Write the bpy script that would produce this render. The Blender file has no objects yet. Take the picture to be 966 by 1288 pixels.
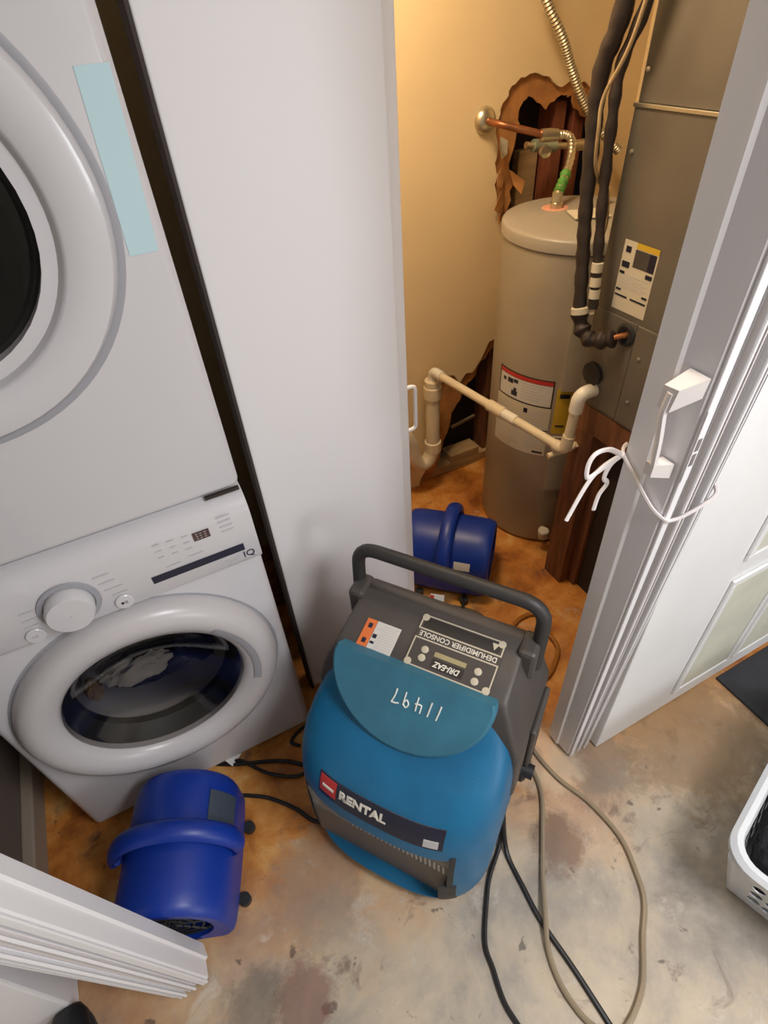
import bpy, bmesh, math, random
from mathutils import Vector, Matrix, noise
from mathutils.geometry import tessellate_polygon

random.seed(7)
S = bpy.context.scene
COL = S.collection
PI = math.pi
R = math.radians
V = Vector

# ------------------------------------------------------------------ camera
F_PX, CX, CY = 711.0, 483.0, 644.0
NAD = (545.0 - CX, 1420.0 - CY)          # where plumb lines meet in the photograph
YAW, HEIGHT = R(24.25), 1.75
dn = V((NAD[0], NAD[1], F_PX)).normalized()
up_c = -dn
fw = (V((0, 0, 1)) - up_c * up_c.z).normalized()
rt = fw.cross(up_c)
if rt.x < 0: rt = -rt
Yc = fw * math.cos(YAW) - rt * math.sin(YAW)
Xc = rt * math.cos(YAW) + fw * math.sin(YAW)
M3 = Matrix((Xc, Yc, up_c))               # camera (x right, y down, z forward) -> world
cam_x = M3 @ V((1, 0, 0)); cam_y = M3 @ V((0, -1, 0)); cam_z = M3 @ V((0, 0, -1))
rot = Matrix((cam_x, cam_y, cam_z)).transposed().to_4x4()
cd = bpy.data.cameras.new('camera'); cam = bpy.data.objects.new('camera', cd); COL.objects.link(cam)
cam.matrix_world = Matrix.Translation((0, 0, HEIGHT)) @ rot
cd.sensor_fit = 'VERTICAL'; cd.sensor_height = 36.0; cd.sensor_width = 27.0
cd.lens = F_PX / 1288.0 * 36.0
cd.clip_start = 0.02
S.camera = cam

# ------------------------------------------------------------------ world, lights, exposure
S.view_settings.view_transform = 'Standard'; S.view_settings.look = 'None'
S.view_settings.gamma = 1.0; S.view_settings.exposure = 0.0
W = bpy.data.worlds.new('world'); S.world = W; W.use_nodes = True
W.node_tree.nodes['Background'].inputs[0].default_value = (0.80, 0.88, 1.0, 1)
W.node_tree.nodes['Background'].inputs[1].default_value = 0.15

def area_light(name, loc, target, size, size_y, power, color):
    l = bpy.data.lights.new(name, 'AREA'); l.shape = 'RECTANGLE'; l.size = size; l.size_y = size_y
    l.energy = power; l.color = color
    o = bpy.data.objects.new(name, l); COL.objects.link(o)
    o.location = loc
    o.rotation_euler = (V(target) - V(loc)).to_track_quat('-Z', 'Y').to_euler()
    return o
area_light('window_daylight', (1.75, -2.70, 1.35), (0.55, 1.0, 0.95), 0.7, 0.9, 23.0, (0.92, 0.965, 1.0))
area_light('ceiling_lamp', (0.85, -0.65, 2.36), (0.85, -0.65, 0), 0.6, 0.6, 40.0, (0.98, 0.97, 1.0))
area_light('closet_lamp', (0.66, 1.30, 2.36), (0.80, 1.30, 0), 0.30, 0.30, 17.0, (1.0, 0.79, 0.53))

# ------------------------------------------------------------------ materials
MATS = {}
def mat(name, col, rough=0.5, metal=0.0, var=0.0, vscale=8.0, bump=0.0, bscale=60.0, col2=None, coat=0.0, stretch=None, spec=0.5):
    if name in MATS: return MATS[name]
    m = bpy.data.materials.new(name); m.use_nodes = True
    nt = m.node_tree; b = nt.nodes['Principled BSDF']
    b.inputs['Base Color'].default_value = (*col, 1); b.inputs['Roughness'].default_value = rough
    b.inputs['Metallic'].default_value = metal; b.inputs['Coat Weight'].default_value = coat
    b.inputs['Specular IOR Level'].default_value = spec
    tc = nt.nodes.new('ShaderNodeTexCoord'); src = tc.outputs['Object']
    if stretch:
        mp = nt.nodes.new('ShaderNodeMapping'); mp.inputs['Scale'].default_value = stretch
        nt.links.new(src, mp.inputs['Vector']); src = mp.outputs['Vector']
    if var > 0 or col2:
        n = nt.nodes.new('ShaderNodeTexNoise'); n.inputs['Scale'].default_value = vscale; n.inputs['Detail'].default_value = 6
        nt.links.new(src, n.inputs['Vector'])
        r = nt.nodes.new('ShaderNodeValToRGB'); r.color_ramp.elements[0].position = 0.35; r.color_ramp.elements[1].position = 0.68
        c2 = col2 or tuple(max(0, c * (1 - var)) for c in col)
        r.color_ramp.elements[0].color = (*c2, 1); r.color_ramp.elements[1].color = (*col, 1)
        nt.links.new(n.outputs['Fac'], r.inputs['Fac']); nt.links.new(r.outputs['Color'], b.inputs['Base Color'])
    if bump > 0:
        n2 = nt.nodes.new('ShaderNodeTexNoise'); n2.inputs['Scale'].default_value = bscale; n2.inputs['Detail'].default_value = 4
        nt.links.new(src, n2.inputs['Vector'])
        bp = nt.nodes.new('ShaderNodeBump'); bp.inputs['Strength'].default_value = bump; bp.inputs['Distance'].default_value = 0.004
        nt.links.new(n2.outputs['Fac'], bp.inputs['Height']); nt.links.new(bp.outputs['Normal'], b.inputs['Normal'])
    MATS[name] = m
    return m

def glass_mat(name, tint, refl=0.12):
    m = bpy.data.materials.new(name); m.use_nodes = True; nt = m.node_tree
    for n in list(nt.nodes):
        if n.type != 'OUTPUT_MATERIAL': nt.nodes.remove(n)
    out = [n for n in nt.nodes if n.type == 'OUTPUT_MATERIAL'][0]
    t = nt.nodes.new('ShaderNodeBsdfTransparent'); t.inputs[0].default_value = (*tint, 1)
    g = nt.nodes.new('ShaderNodeBsdfGlossy'); g.inputs['Roughness'].default_value = 0.04
    f = nt.nodes.new('ShaderNodeFresnel'); f.inputs[0].default_value = 1.5
    mx = nt.nodes.new('ShaderNodeMixShader')
    nt.links.new(f.outputs[0], mx.inputs[0]); nt.links.new(t.outputs[0], mx.inputs[1]); nt.links.new(g.outputs[0], mx.inputs[2])
    nt.links.new(mx.outputs[0], out.inputs[0])
    return m

M = dict(
    enamel=mat('white_enamel', (.60, .585, .605), .22, coat=.3),
    enamel_ring=mat('white_plastic_door', (.54, .515, .52), .3),
    panel=mat('white_painted_panel', (.75, .735, .745), .45, bump=.03, bscale=25),
    vinyl=mat('white_vinyl', (.80, .785, .80), .38),
    vinyl_warm=mat('white_vinyl_warm', (.72, .67, .65), .4),
    doorwhite=mat('white_door_paint', (.82, .82, .815), .45, var=.06, vscale=4),
    creampanel=mat('cream_door_panel', (.70, .69, .58), .5, var=.14, vscale=7),
    gapdark=mat('gap_shade_and_border', (.035, .022, .018), .7),  # dark tone painted for shaded gaps, also the warning label border
    sealgrey=mat('grey_seal', (.2, .175, .16), .6),
    knobgrey=mat('grey_crease', (.33, .33, .36), .4),
    print_grey=mat('grey_print', (.5, .49, .5), .5),
    window_dark=mat('console_window', (.018, .014, .012), .6),
    ink=mat('navy_strip', (.012, .014, .035), .3),
    display=mat('brown_display', (.08, .045, .045), .25),
    blackrub=mat('black_rubber', (.018, .018, .02), .55),
    blackmetal=mat('black_gloss', (.02, .018, .018), .25),
    drum=mat('steel_drum', (.30, .28, .26), .3, 0.9),
    film=mat('pale_blue_film', (.50, .68, .73), .3),
    blue=mat('blue_moulded_plastic', (.005, .14, .30), .42, var=.2, vscale=9, bump=.12, bscale=260),
    blue_worn=mat('faded_blue_plastic', (.04, .185, .28), .55, var=.18, vscale=14, bump=.12, bscale=260),
    charcoal=mat('charcoal_plastic', (.075, .064, .058), .5, var=.22, vscale=10, bump=.1, bscale=240),
    handle=mat('black_handle', (.028, .026, .026), .5, bump=.08, bscale=200),
    plate=mat('dark_plate', (.055, .045, .042), .6),
    plate_line=mat('beige_line', (.52, .47, .36), .4),
    cream_ink=mat('cream_letter', (.72, .69, .6), .5),
    white_ink=mat('white_marker', (.78, .8, .76), .6),
    paper=mat('white_label', (.62, .60, .56), .5),
    paper_warm=mat('cream_label', (.62, .56, .44), .5),
    orange=mat('orange_label', (.72, .17, .04), .5),
    red=mat('red_label', (.50, .03, .025), .5),
    yellow=mat('yellow_label', (.62, .40, .03), .5),
    fan=mat('royal_blue_plastic', (.005, .036, .31), .4, var=.15, vscale=10, bump=.05, bscale=200),
    fan_lab=mat('grey_fan_label', (.05, .065, .09), .5),
    tank=mat('grey_tank_paint', (.40, .34, .255), .42, var=.12, vscale=5),
    tank_top=mat('tank_lid_paint', (.36, .315, .25), .4, var=.12, vscale=7),
    ahu=mat('galvanised_grey', (.185, .162, .13), .45, 0.25, var=.16, vscale=6, bump=.03, bscale=40),
    screw=mat('bright_screw', (.6, .58, .52), .3, .9),
    wall_tan=mat('cream_wall_paint', (.80, .62, .36), .65, var=.08, vscale=2.5, bump=.05, bscale=50),
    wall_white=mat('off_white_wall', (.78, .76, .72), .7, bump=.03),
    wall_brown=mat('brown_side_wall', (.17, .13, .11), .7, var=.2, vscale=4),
    base=mat('beige_baseboard', (.34, .27, .21), .5),
    gypsum=mat('gypsum_edge', (.6, .52, .38), .8, var=.3, vscale=30),
    kraft=mat('torn_kraft_paper', (.55, .24, .07), .8, var=.4, vscale=14, bump=.3, bscale=40),
    cavity=mat('cavity_shade', (.03, .018, .014), .9),  # near-black painted for shade inside the wall and the stand
    stud=mat('red_brown_stud', (.25, .07, .03), .7, var=.35, vscale=12, stretch=(4, 4, .6)),
    lumber=mat('lumber', (.50, .33, .16), .65, var=.3, vscale=10, stretch=(.6, 4, 4)),
    post=mat('aged_lumber', (.22, .085, .038), .6, var=.45, vscale=12, stretch=(5, 5, .5)),
    pvc=mat('white_pvc', (.74, .63, .46), .4, var=.08, vscale=10),
    pvc_white=mat('bright_pvc', (.78, .74, .66), .35),
    copper=mat('copper', (.45, .18, .08), .38, .85, var=.35, vscale=20),
    steel=mat('brushed_fitting', (.62, .56, .42), .28, .9),
    conduit=mat('flex_conduit', (.46, .40, .29), .42, .75),
    green=mat('green_tape', (.09, .28, .04), .6),
    pinkish=mat('pink_residue', (.66, .30, .2), .7),
    foam=mat('black_pipe_foam', (.035, .022, .018), .6, var=.4, vscale=16, bump=.3, bscale=60),
    wire=mat('tan_wire', (.42, .30, .16), .5),
    hose=mat('clear_tan_hose', (.29, .225, .15), .3),
    hose_or=mat('amber_hose', (.36, .15, .03), .35),
    cord=mat('black_cord', (.012, .011, .012), .45),
    string=mat('white_ribbon', (.82, .76, .74), .6),
    basket=mat('white_basket_plastic', (.72, .74, .76), .35),
    cloth_dark=mat('black_fabric', (.012, .012, .016), .9, var=.4, vscale=10, bump=.5, bscale=30),
    cloth_teal=mat('teal_fabric', (.02, .10, .09), .9, bump=.5, bscale=30),
    cloth_white=mat('white_fabric', (.72, .69, .62), .9, bump=.5, bscale=30),
    cloth_navy=mat('navy_fabric', (.015, .025, .10), .9, bump=.5, bscale=30),
    cloth_tan=mat('tan_fabric', (.35, .24, .13), .9, bump=.5, bscale=30),
    matdark=mat('charcoal_mat', (.035, .035, .04), .85, var=.3, vscale=14),
    shoe=mat('black_shoe', (.012, .012, .014), .5),
    glass=glass_mat('door_glass', (.66, .64, .62)),
    glass_d=glass_mat('dryer_glass', (.16, .15, .14)),
)
def mesh_mat():
    m = mat('grille_mesh', (.10, .085, .08), .55); nt = m.node_tree; b = nt.nodes['Principled BSDF']
    tc = nt.nodes.new('ShaderNodeTexCoord'); ch = nt.nodes.new('ShaderNodeTexBrick')
    mp = nt.nodes.new('ShaderNodeMapping'); mp.inputs['Rotation'].default_value = (R(90), 0, 0)
    nt.links.new(tc.outputs['Object'], mp.inputs['Vector'])
    ch.inputs['Scale'].default_value = 90; ch.inputs['Mortar Size'].default_value = .03
    ch.inputs['Color1'].default_value = (.055, .045, .04, 1); ch.inputs['Color2'].default_value = (.07, .058, .05, 1)
    ch.inputs['Mortar'].default_value = (.27, .235, .21, 1); ch.offset = 0.5
    nt.links.new(mp.outputs['Vector'], ch.inputs['Vector']); nt.links.new(ch.outputs['Color'], b.inputs['Base Color'])
    return m
M['mesh'] = mesh_mat()

def floor_mat():
    m = bpy.data.materials.new('stained_concrete'); m.use_nodes = True; nt = m.node_tree
    b = nt.nodes['Principled BSDF']; b.inputs['Roughness'].default_value = .5
    L = nt.links.new
    tc = nt.nodes.new('ShaderNodeTexCoord'); O = tc.outputs['Object']
    def nz(scale, detail=6, dist=0.0, rough=.6, off=(0, 0, 0)):
        mp = nt.nodes.new('ShaderNodeMapping'); mp.inputs['Location'].default_value = off
        n = nt.nodes.new('ShaderNodeTexNoise'); n.inputs['Scale'].default_value = scale; n.inputs['Detail'].default_value = detail
        n.inputs['Distortion'].default_value = dist; n.inputs['Roughness'].default_value = rough
        L(O, mp.inputs['Vector']); L(mp.outputs['Vector'], n.inputs['Vector']); return n.outputs['Fac']
    def ramp(f, *st):
        r = nt.nodes.new('ShaderNodeValToRGB'); e = r.color_ramp.elements
        while len(e) < len(st): e.new(.5)
        for k, (p, c) in enumerate(st): e[k].position = p; e[k].color = (*c, 1)
        L(f, r.inputs['Fac']); return r.outputs['Color']
    def mix(f, a, c, mode='MIX'):
        x = nt.nodes.new('ShaderNodeMix'); x.data_type = 'RGBA'; x.blend_type = mode
        if isinstance(f, float): x.inputs[0].default_value = f
        else: L(f, x.inputs[0])
        L(a, x.inputs[6]); L(c, x.inputs[7]); return x.outputs[2]
    def math_(op, a, c):
        x = nt.nodes.new('ShaderNodeMath'); x.operation = op; x.use_clamp = False
        for k, v in enumerate((a, c)):
            if isinstance(v, (int, float)): x.inputs[k].default_value = v
            else: L(v, x.inputs[k])
        return x.outputs[0]
    grey = ramp(nz(3.2, 9, .25, .65), (.33, (.235, .20, .165)), (.43, (.36, .315, .26)), (.53, (.49, .41, .305)), (.62, (.57, .465, .335)), (.74, (.64, .55, .43)))
    oran = ramp(nz(6.5, 9, .4, .65, off=(3, 1, 0)), (.32, (.28, .085, .016)), (.45, (.50, .18, .03)), (.56, (.62, .27, .06)), (.70, (.70, .42, .15)))
    sep = nt.nodes.new('ShaderNodeSeparateXYZ'); L(O, sep.inputs[0])
    yy = math_('ADD', sep.outputs['Y'], math_('MULTIPLY', nz(3.4, 8, .3, .65, off=(7, 7, 0)), .55))
    yy = math_('ADD', yy, math_('MULTIPLY', sep.outputs['X'], .10))
    mr = nt.nodes.new('ShaderNodeMapRange'); L(yy, mr.inputs[0]); mr.inputs[1].default_value = .95; mr.inputs[2].default_value = 1.36
    col = mix(mr.outputs[0], grey, oran)
    # rusty tide marks, brown blotches, dark spots, pale scuffs
    rust = ramp(nz(2.6, 8, .4, .7, off=(11, 2, 0)), (.56, (0, 0, 0)), (.72, (.5, .5, .5)))
    tan = nt.nodes.new('ShaderNodeRGB'); tan.outputs[0].default_value = (.46, .27, .12, 1)
    col = mix(rust, col, tan.outputs[0])
    bl = ramp(nz(6.5, 8, .9, .7, off=(4, 9, 0)), (.58, (0, 0, 0)), (.68, (.7, .7, .7)))
    br = nt.nodes.new('ShaderNodeRGB'); br.outputs[0].default_value = (.13, .075, .055, 1)
    col = mix(bl, col, br.outputs[0])
    sp = ramp(nz(24, 3, .3, .5, off=(1, 5, 0)), (.69, (0, 0, 0)), (.74, (.7, .7, .7)))
    dk = nt.nodes.new('ShaderNodeRGB'); dk.outputs[0].default_value = (.07, .05, .04, 1)
    col = mix(sp, col, dk.outputs[0])
    ps = ramp(nz(9, 8, .5, .75, off=(2, 8, 3)), (.58, (0, 0, 0)), (.70, (.6, .6, .6)))
    pl = nt.nodes.new('ShaderNodeRGB'); pl.outputs[0].default_value = (.62, .57, .50, 1)
    col = mix(ps, col, pl.outputs[0])
    def stain(c, r, rgb, amt):
        nonlocal col
        vs = nt.nodes.new('ShaderNodeVectorMath'); vs.operation = 'DISTANCE'; L(O, vs.inputs[0]); vs.inputs[1].default_value = (c[0] - .45, c[1] + .45, .03)   # the floor's origin is its middle
        d_ = math_('ADD', math_('DIVIDE', vs.outputs['Value'], r * 1.8), math_('MULTIPLY', nz(16, 8, .4, .75, off=(c[0] * 9, c[1] * 9, 1)), 1.25))
        m_ = ramp(math_('MULTIPLY', d_, .5), (.52, (amt,) * 3), (.66, (0, 0, 0)))
        n_ = nt.nodes.new('ShaderNodeRGB'); n_.outputs[0].default_value = (*rgb, 1)
        col = mix(m_, col, n_.outputs[0])
    stain((-.17, .32), .075, (.18, .075, .055), .65); stain((-.27, .37), .07, (.15, .12, .09), .6)
    stain((.585, .30), .07, (.20, .12, .075), .8); stain((.83, .43), .12, (.24, .19, .14), .75)
    stain((1.15, .36), .22, (.27, .17, .08), .65); stain((.70, .50), .10, (.58, .46, .33), .6)
    stain((-.05, .52), .13, (.28, .24, .19), .5)
    L(col, b.inputs['Base Color'])
    rr = ramp(nz(5, 5, off=(5, 5, 5)), (.35, (.38,) * 3), (.7, (.65,) * 3)); L(rr, b.inputs['Roughness'])
    bp = nt.nodes.new('ShaderNodeBump'); bp.inputs['Strength'].default_value = .18; bp.inputs['Distance'].default_value = .005
    L(nz(38, 8, .2, .7), bp.inputs['Height']); L(bp.outputs['Normal'], b.inputs['Normal'])
    return m
M['floor'] = floor_mat()

# ------------------------------------------------------------------ builders
INV = {}
def finish(name, bm, m, parent=None, smooth=False, face=None, **props):
    """One mesh object; its origin goes to the middle of its bounding box; coordinates are in the parent's frame."""
    bmesh.ops.recalc_face_normals(bm, faces=bm.faces)
    if face is not None and sum(f.normal.dot(V(face)) * f.calc_area() for f in bm.faces) < 0: bmesh.ops.reverse_faces(bm, faces=bm.faces)
    me = bpy.data.meshes.new(name); bm.to_mesh(me); bm.free()
    return link_mesh(name, me, m, parent, smooth, **props)
def link_mesh(name, me, m, parent=None, smooth=False, **props):
    xs = [v.co for v in me.vertices]
    c = V([(min(p[i] for p in xs) + max(p[i] for p in xs)) / 2 for i in range(3)])
    me.transform(Matrix.Translation(-c))
    if m: me.materials.clear(); me.materials.append(m)
    if smooth:
        me.polygons.foreach_set('use_smooth', [True] * len(me.polygons))
        me.set_sharp_from_angle(angle=R(38 if smooth is True else smooth))
    o = bpy.data.objects.new(name, me); COL.objects.link(o); o.location = c
    if parent: o.parent = parent; 
    if parent and parent.type == 'MESH': o.location = c - V(parent['_c'])
    o['_c'] = tuple(c)
    for k, v in props.items(): o[k] = v
    return o
def thing(name, label, cat, loc=(0, 0, 0), rz=0, group=None, kind=None, rot=None):
    o = bpy.data.objects.new(name, None); COL.objects.link(o); o.empty_display_size = .05
    o.location = loc; o.rotation_euler = rot if rot else (0, 0, rz)
    tag(o, label, cat, group, kind); return o
def tag(o, label, cat, group=None, kind=None):
    o['label'] = label; o['category'] = cat
    if group: o['group'] = group
    if kind: o['kind'] = kind
    return o
def NB(): return bmesh.new()
def add_box(bm, x0, x1, y0, y1, z0, z1, bev=0.0, mx=None, seg=2):
    r = bmesh.ops.create_cube(bm, size=1.0); vs = r['verts']
    for v in vs: v.co = V(((x0 + x1) / 2 + v.co.x * (x1 - x0), (y0 + y1) / 2 + v.co.y * (y1 - y0), (z0 + z1) / 2 + v.co.z * (z1 - z0)))
    if bev > 0:
        es = list({e for v in vs for e in v.link_edges})
        nb = bmesh.ops.bevel(bm, geom=es, offset=bev, segments=seg, affect='EDGES', profile=.5)
        vs = list({v for f in nb['faces'] for v in f.verts} | {v for v in vs if v.is_valid})
    if mx: bmesh.ops.transform(bm, matrix=mx, verts=vs)
    return bm
def box(x0, x1, y0, y1, z0, z1, bev=0.0, mx=None, seg=2): return add_box(NB(), x0, x1, y0, y1, z0, z1, bev, mx, seg)
def spline(pts, n=8, closed=False):
    P = [V(p) for p in pts]; out = []; N = len(P)
    rng = range(N) if closed else range(N - 1)
    for i in rng:
        if closed: a, b, c, d = P[i - 1], P[i], P[(i + 1) % N], P[(i + 2) % N]
        else: a, b, c, d = P[max(i - 1, 0)], P[i], P[i + 1], P[min(i + 2, N - 1)]
        for k in range(n):
            t = k / n
            out.append(.5 * ((2 * b) + (-a + c) * t + (2 * a - 5 * b + 4 * c - d) * t * t + (-a + 3 * b - 3 * c + d) * t ** 3))
    if not closed: out.append(P[-1])
    return out
def add_tube(bm, path, r, n=8, closed=False, flat=1.0, caps=True):
    path = [V(p) for p in path]; N = len(path); rings = []
    T = []
    for i in range(N):
        a = path[i - 1] if (i > 0 or closed) else path[i]; b = path[(i + 1) % N] if (i < N - 1 or closed) else path[i]
        T.append((b - a).normalized())
    u = T[0].orthogonal().normalized()
    if abs(T[0].z) < .9: u = (V((0, 0, 1)) - T[0] * T[0].z).normalized()
    for i in range(N):
        u = (u - T[i] * u.dot(T[i])).normalized(); w = T[i].cross(u)
        rr = r[i] if isinstance(r, (list, tuple)) else r
        rings.append([bm.verts.new(path[i] + (u * math.cos(2 * PI * k / n) * flat + w * math.sin(2 * PI * k / n)) * rr) for k in range(n)])
    for i in range(N if closed else N - 1):
        a, b = rings[i], rings[(i + 1) % N]
        for k in range(n): bm.faces.new((a[k], a[(k + 1) % n], b[(k + 1) % n], b[k]))
    if caps and not closed:
        bm.faces.new(list(reversed(rings[0]))); bm.faces.new(rings[-1])
    return bm
def tube(path, r, n=8, **k): return add_tube(NB(), path, r, n, **k)
def rounded(pts, rad, n=5):
    """polyline with circular-ish corners"""
    P = [V(p) for p in pts]; out = [P[0]]
    for i in range(1, len(P) - 1):
        a = (P[i - 1] - P[i]); b = (P[i + 1] - P[i]); rr = min(rad, a.length * .49, b.length * .49)
        p0 = P[i] + a.normalized() * rr; p2 = P[i] + b.normalized() * rr
        for k in range(n + 1):
            t = k / n; out.append(p0 * (1 - t) ** 2 + P[i] * 2 * t * (1 - t) + p2 * t * t)
    out.append(P[-1]); return out
def add_lathe(bm, prof, mx=None, n=48, cap0=False, cap1=False, arc=2 * PI, a0=0):
    """profile of (radius, height) turned about local z, then placed by mx"""
    rings = []; full = abs(arc - 2 * PI) < 1e-6; cnt = n if full else n + 1
    mx = mx or Matrix()
    for (r, h) in prof:
        rings.append([bm.verts.new(mx @ V((r * math.cos(a0 + arc * k / n), r * math.sin(a0 + arc * k / n), h))) for k in range(cnt)])
    for a, b in zip(rings, rings[1:]):
        for k in range(n): bm.faces.new((a[k], a[(k + 1) % cnt], b[(k + 1) % cnt], b[k]))
    if cap0: bm.faces.new(list(reversed(rings[0])))
    if cap1: bm.faces.new(rings[-1])
    return bm
def lathe(prof, mx=None, n=48, **k): return add_lathe(NB(), prof, mx, n, **k)
def axis_mx(p, d):
    """matrix whose z axis runs along d from p"""
    return Matrix.Translation(V(p)) @ V(d).normalized().to_track_quat('Z', 'Y').to_matrix().to_4x4()
def frame(o, x, y):
    x = V(x).normalized(); y = V(y); y = (y - x * x.dot(y)).normalized(); z = x.cross(y)
    m = Matrix((x, y, z)).transposed().to_4x4(); m.translation = V(o); return m
def plate(loops, mx, t0, t1):
    """flat sheet with holes: first loop is the outline; thickness from t0 to t1 along local z"""
    bm = NB(); tri = tessellate_polygon([[V((p[0], p[1], 0)) for p in lp] for lp in loops])
    fl = [p for lp in loops for p in lp]
    A = [bm.verts.new(mx @ V((p[0], p[1], t0))) for p in fl]; B = [bm.verts.new(mx @ V((p[0], p[1], t1))) for p in fl]
    for t in tri:
        try: bm.faces.new([A[i] for i in t]); bm.faces.new([B[i] for i in reversed(t)])
        except ValueError: pass
    k = 0
    for lp in loops:
        n = len(lp)
        for i in range(n):
            a, b = k + i, k + (i + 1) % n
            bm.faces.new((A[a], A[b], B[b], B[a]))
        k += n
    return bm
def loft(rings, cap0=True, cap1=True):
    bm = NB(); rs = [[bm.verts.new(p) for p in r] for r in rings]; n = len(rs[0])
    for a, b in zip(rs, rs[1:]):
        for k in range(n): bm.faces.new((a[k], a[(k + 1) % n], b[(k + 1) % n], b[k]))
    if cap0: bm.faces.new(list(reversed(rs[0])))
    if cap1: bm.faces.new(rs[-1])
    return bm
def boolean(bm, cutters):
    """bmesh minus cutter bmeshes"""
    def tmp(b):
        me = bpy.data.meshes.new('tmp'); bmesh.ops.recalc_face_normals(b, faces=b.faces); b.to_mesh(me); b.free()
        o = bpy.data.objects.new('tmp', me); COL.objects.link(o); return o
    a = tmp(bm); cs = [tmp(c) for c in cutters]
    for c in cs:
        md = a.modifiers.new('b', 'BOOLEAN'); md.operation = 'DIFFERENCE'; md.object = c; md.solver = 'EXACT'
    dg = bpy.context.evaluated_depsgraph_get(); dg.update()
    me = bpy.data.meshes.new_from_object(a.evaluated_get(dg))
    out = NB(); out.from_mesh(me)
    for o in [a] + cs:
        md = o.data; bpy.data.objects.remove(o); bpy.data.meshes.remove(md)
    bpy.data.meshes.remove(me)
    return out
def text(name, body, mx, size, m, parent, width=None, depth=.0006, bold=0.0, align='CENTER', shear=0.0, **props):
    cu = bpy.data.curves.new(name, 'FONT'); cu.body = body; cu.size = size; cu.align_x = align; cu.align_y = 'CENTER'
    cu.extrude = depth; cu.offset = bold; cu.shear = shear; cu.resolution_u = 3
    o = bpy.data.objects.new(name, cu); COL.objects.link(o)
    dg = bpy.context.evaluated_depsgraph_get(); dg.update()
    me = bpy.data.meshes.new_from_object(o.evaluated_get(dg))
    bpy.data.objects.remove(o); bpy.data.curves.remove(cu)
    if width:
        xs = [v.co.x for v in me.vertices]; me.transform(Matrix.Scale(width / (max(xs) - min(xs)), 4, (1, 0, 0)))
    me.transform(mx)
    return link_mesh(name, me, m, parent, **props)
def bars(rects, mx, t=.0006):
    bm = NB()
    for (x0, x1, y0, y1) in rects: add_box(bm, x0, x1, y0, y1, 0, t, 0, mx)
    return bm
def lump(c, s, seed=0, amp=.25, sub=4, fr=2.2):
    bm = NB(); bmesh.ops.create_icosphere(bm, subdivisions=sub, radius=1)
    for v in bm.verts:
        d = 1 + amp * noise.fractal(v.co * fr + V((seed * 3.1, seed, 0)), .8, 2.0, 4)
        v.co = V((c[0] + v.co.x * s[0] * d, c[1] + v.co.y * s[1] * d, c[2] + v.co.z * s[2] * d))
    return bm
def ngon_rr(hx, hy, r, n=5):
    out = []
    for (sx, sy, a) in ((1, 1, 0), (-1, 1, 90), (-1, -1, 180), (1, -1, 270)):
        for k in range(n + 1):
            t = R(a + 90 * k / n); out.append((sx * (hx - r) + r * math.cos(t), sy * (hy - r) + r * math.sin(t)))
    return out

XZ = Matrix(((1, 0, 0, 0), (0, 0, -1, 0), (0, 1, 0, 0), (0, 0, 0, 1)))   # local (x, y, z) -> world (x, -z, y): a sheet facing -y

# ------------------------------------------------------------------ setting
YB = 1.826                                                       # the closets' back wall
def struct(name, bm, m, label, cat, **k): return tag(finish(name, bm, m, **k), label, cat, kind='structure')
struct('floor', box(-2.0, 2.9, -3.0, 2.1, -.06, 0), M['floor'], 'bare stained concrete floor, orange inside the closets', 'floor')
struct('ceiling', box(-2.0, 2.9, -3.0, 2.1, 2.42, 2.48), M['wall_white'], 'white ceiling above the closets', 'ceiling')
struct('wall_rear', box(-2.0, 2.9, -3.08, -3.0, 0, 2.42), M['wall_white'], 'white wall behind the camera', 'wall')
struct('wall_right', box(2.8, 2.9, -3.0, .50, 0, 2.42), M['wall_white'], 'white wall at the right of the room', 'wall')
struct('wall_far_left', box(-2.0, -1.9, -3.0, .72, 0, 2.42), M['wall_white'], 'white wall at the left of the room', 'wall')
struct('wall_front_left', box(-2.0, -.79, .60, .72, 0, 2.42), M['wall_white'], 'wall at the left of the laundry opening', 'wall')
struct('wall_front_right', box(.98, 2.9, .50, .58, 0, 2.42), M['wall_white'], 'wall behind the white door at right', 'wall')
struct('wall_left', box(-.81, -.735, .72, YB, 0, 2.42), M['wall_brown'], 'brown side wall of the laundry closet', 'wall')
struct('baseboard_left', box(-.735, -.70, .74, YB, 0, .085, .006), M['base'], 'beige baseboard along the laundry side wall', 'baseboard')
struct('wall_partition', box(.26, .44, 1.20, YB, 0, 2.42), M['wall_tan'], 'partition between laundry and water heater closets', 'wall')
struct('wall_closet_right', box(1.95, 2.03, .58, YB, 0, 2.42), M['wall_tan'], 'cream side wall of the water heater closet', 'wall')
struct('trim_2', box(.858, .979, .4875, .575, 0, 2.1, .003), M['doorwhite'], 'white jamb behind the right folding door', 'trim')
struct('trim_1', box(-.785, -.65, .555, .64, 0, 2.1, .006), M['vinyl'], 'white door jamb at the left of the laundry opening', 'trim')

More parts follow.
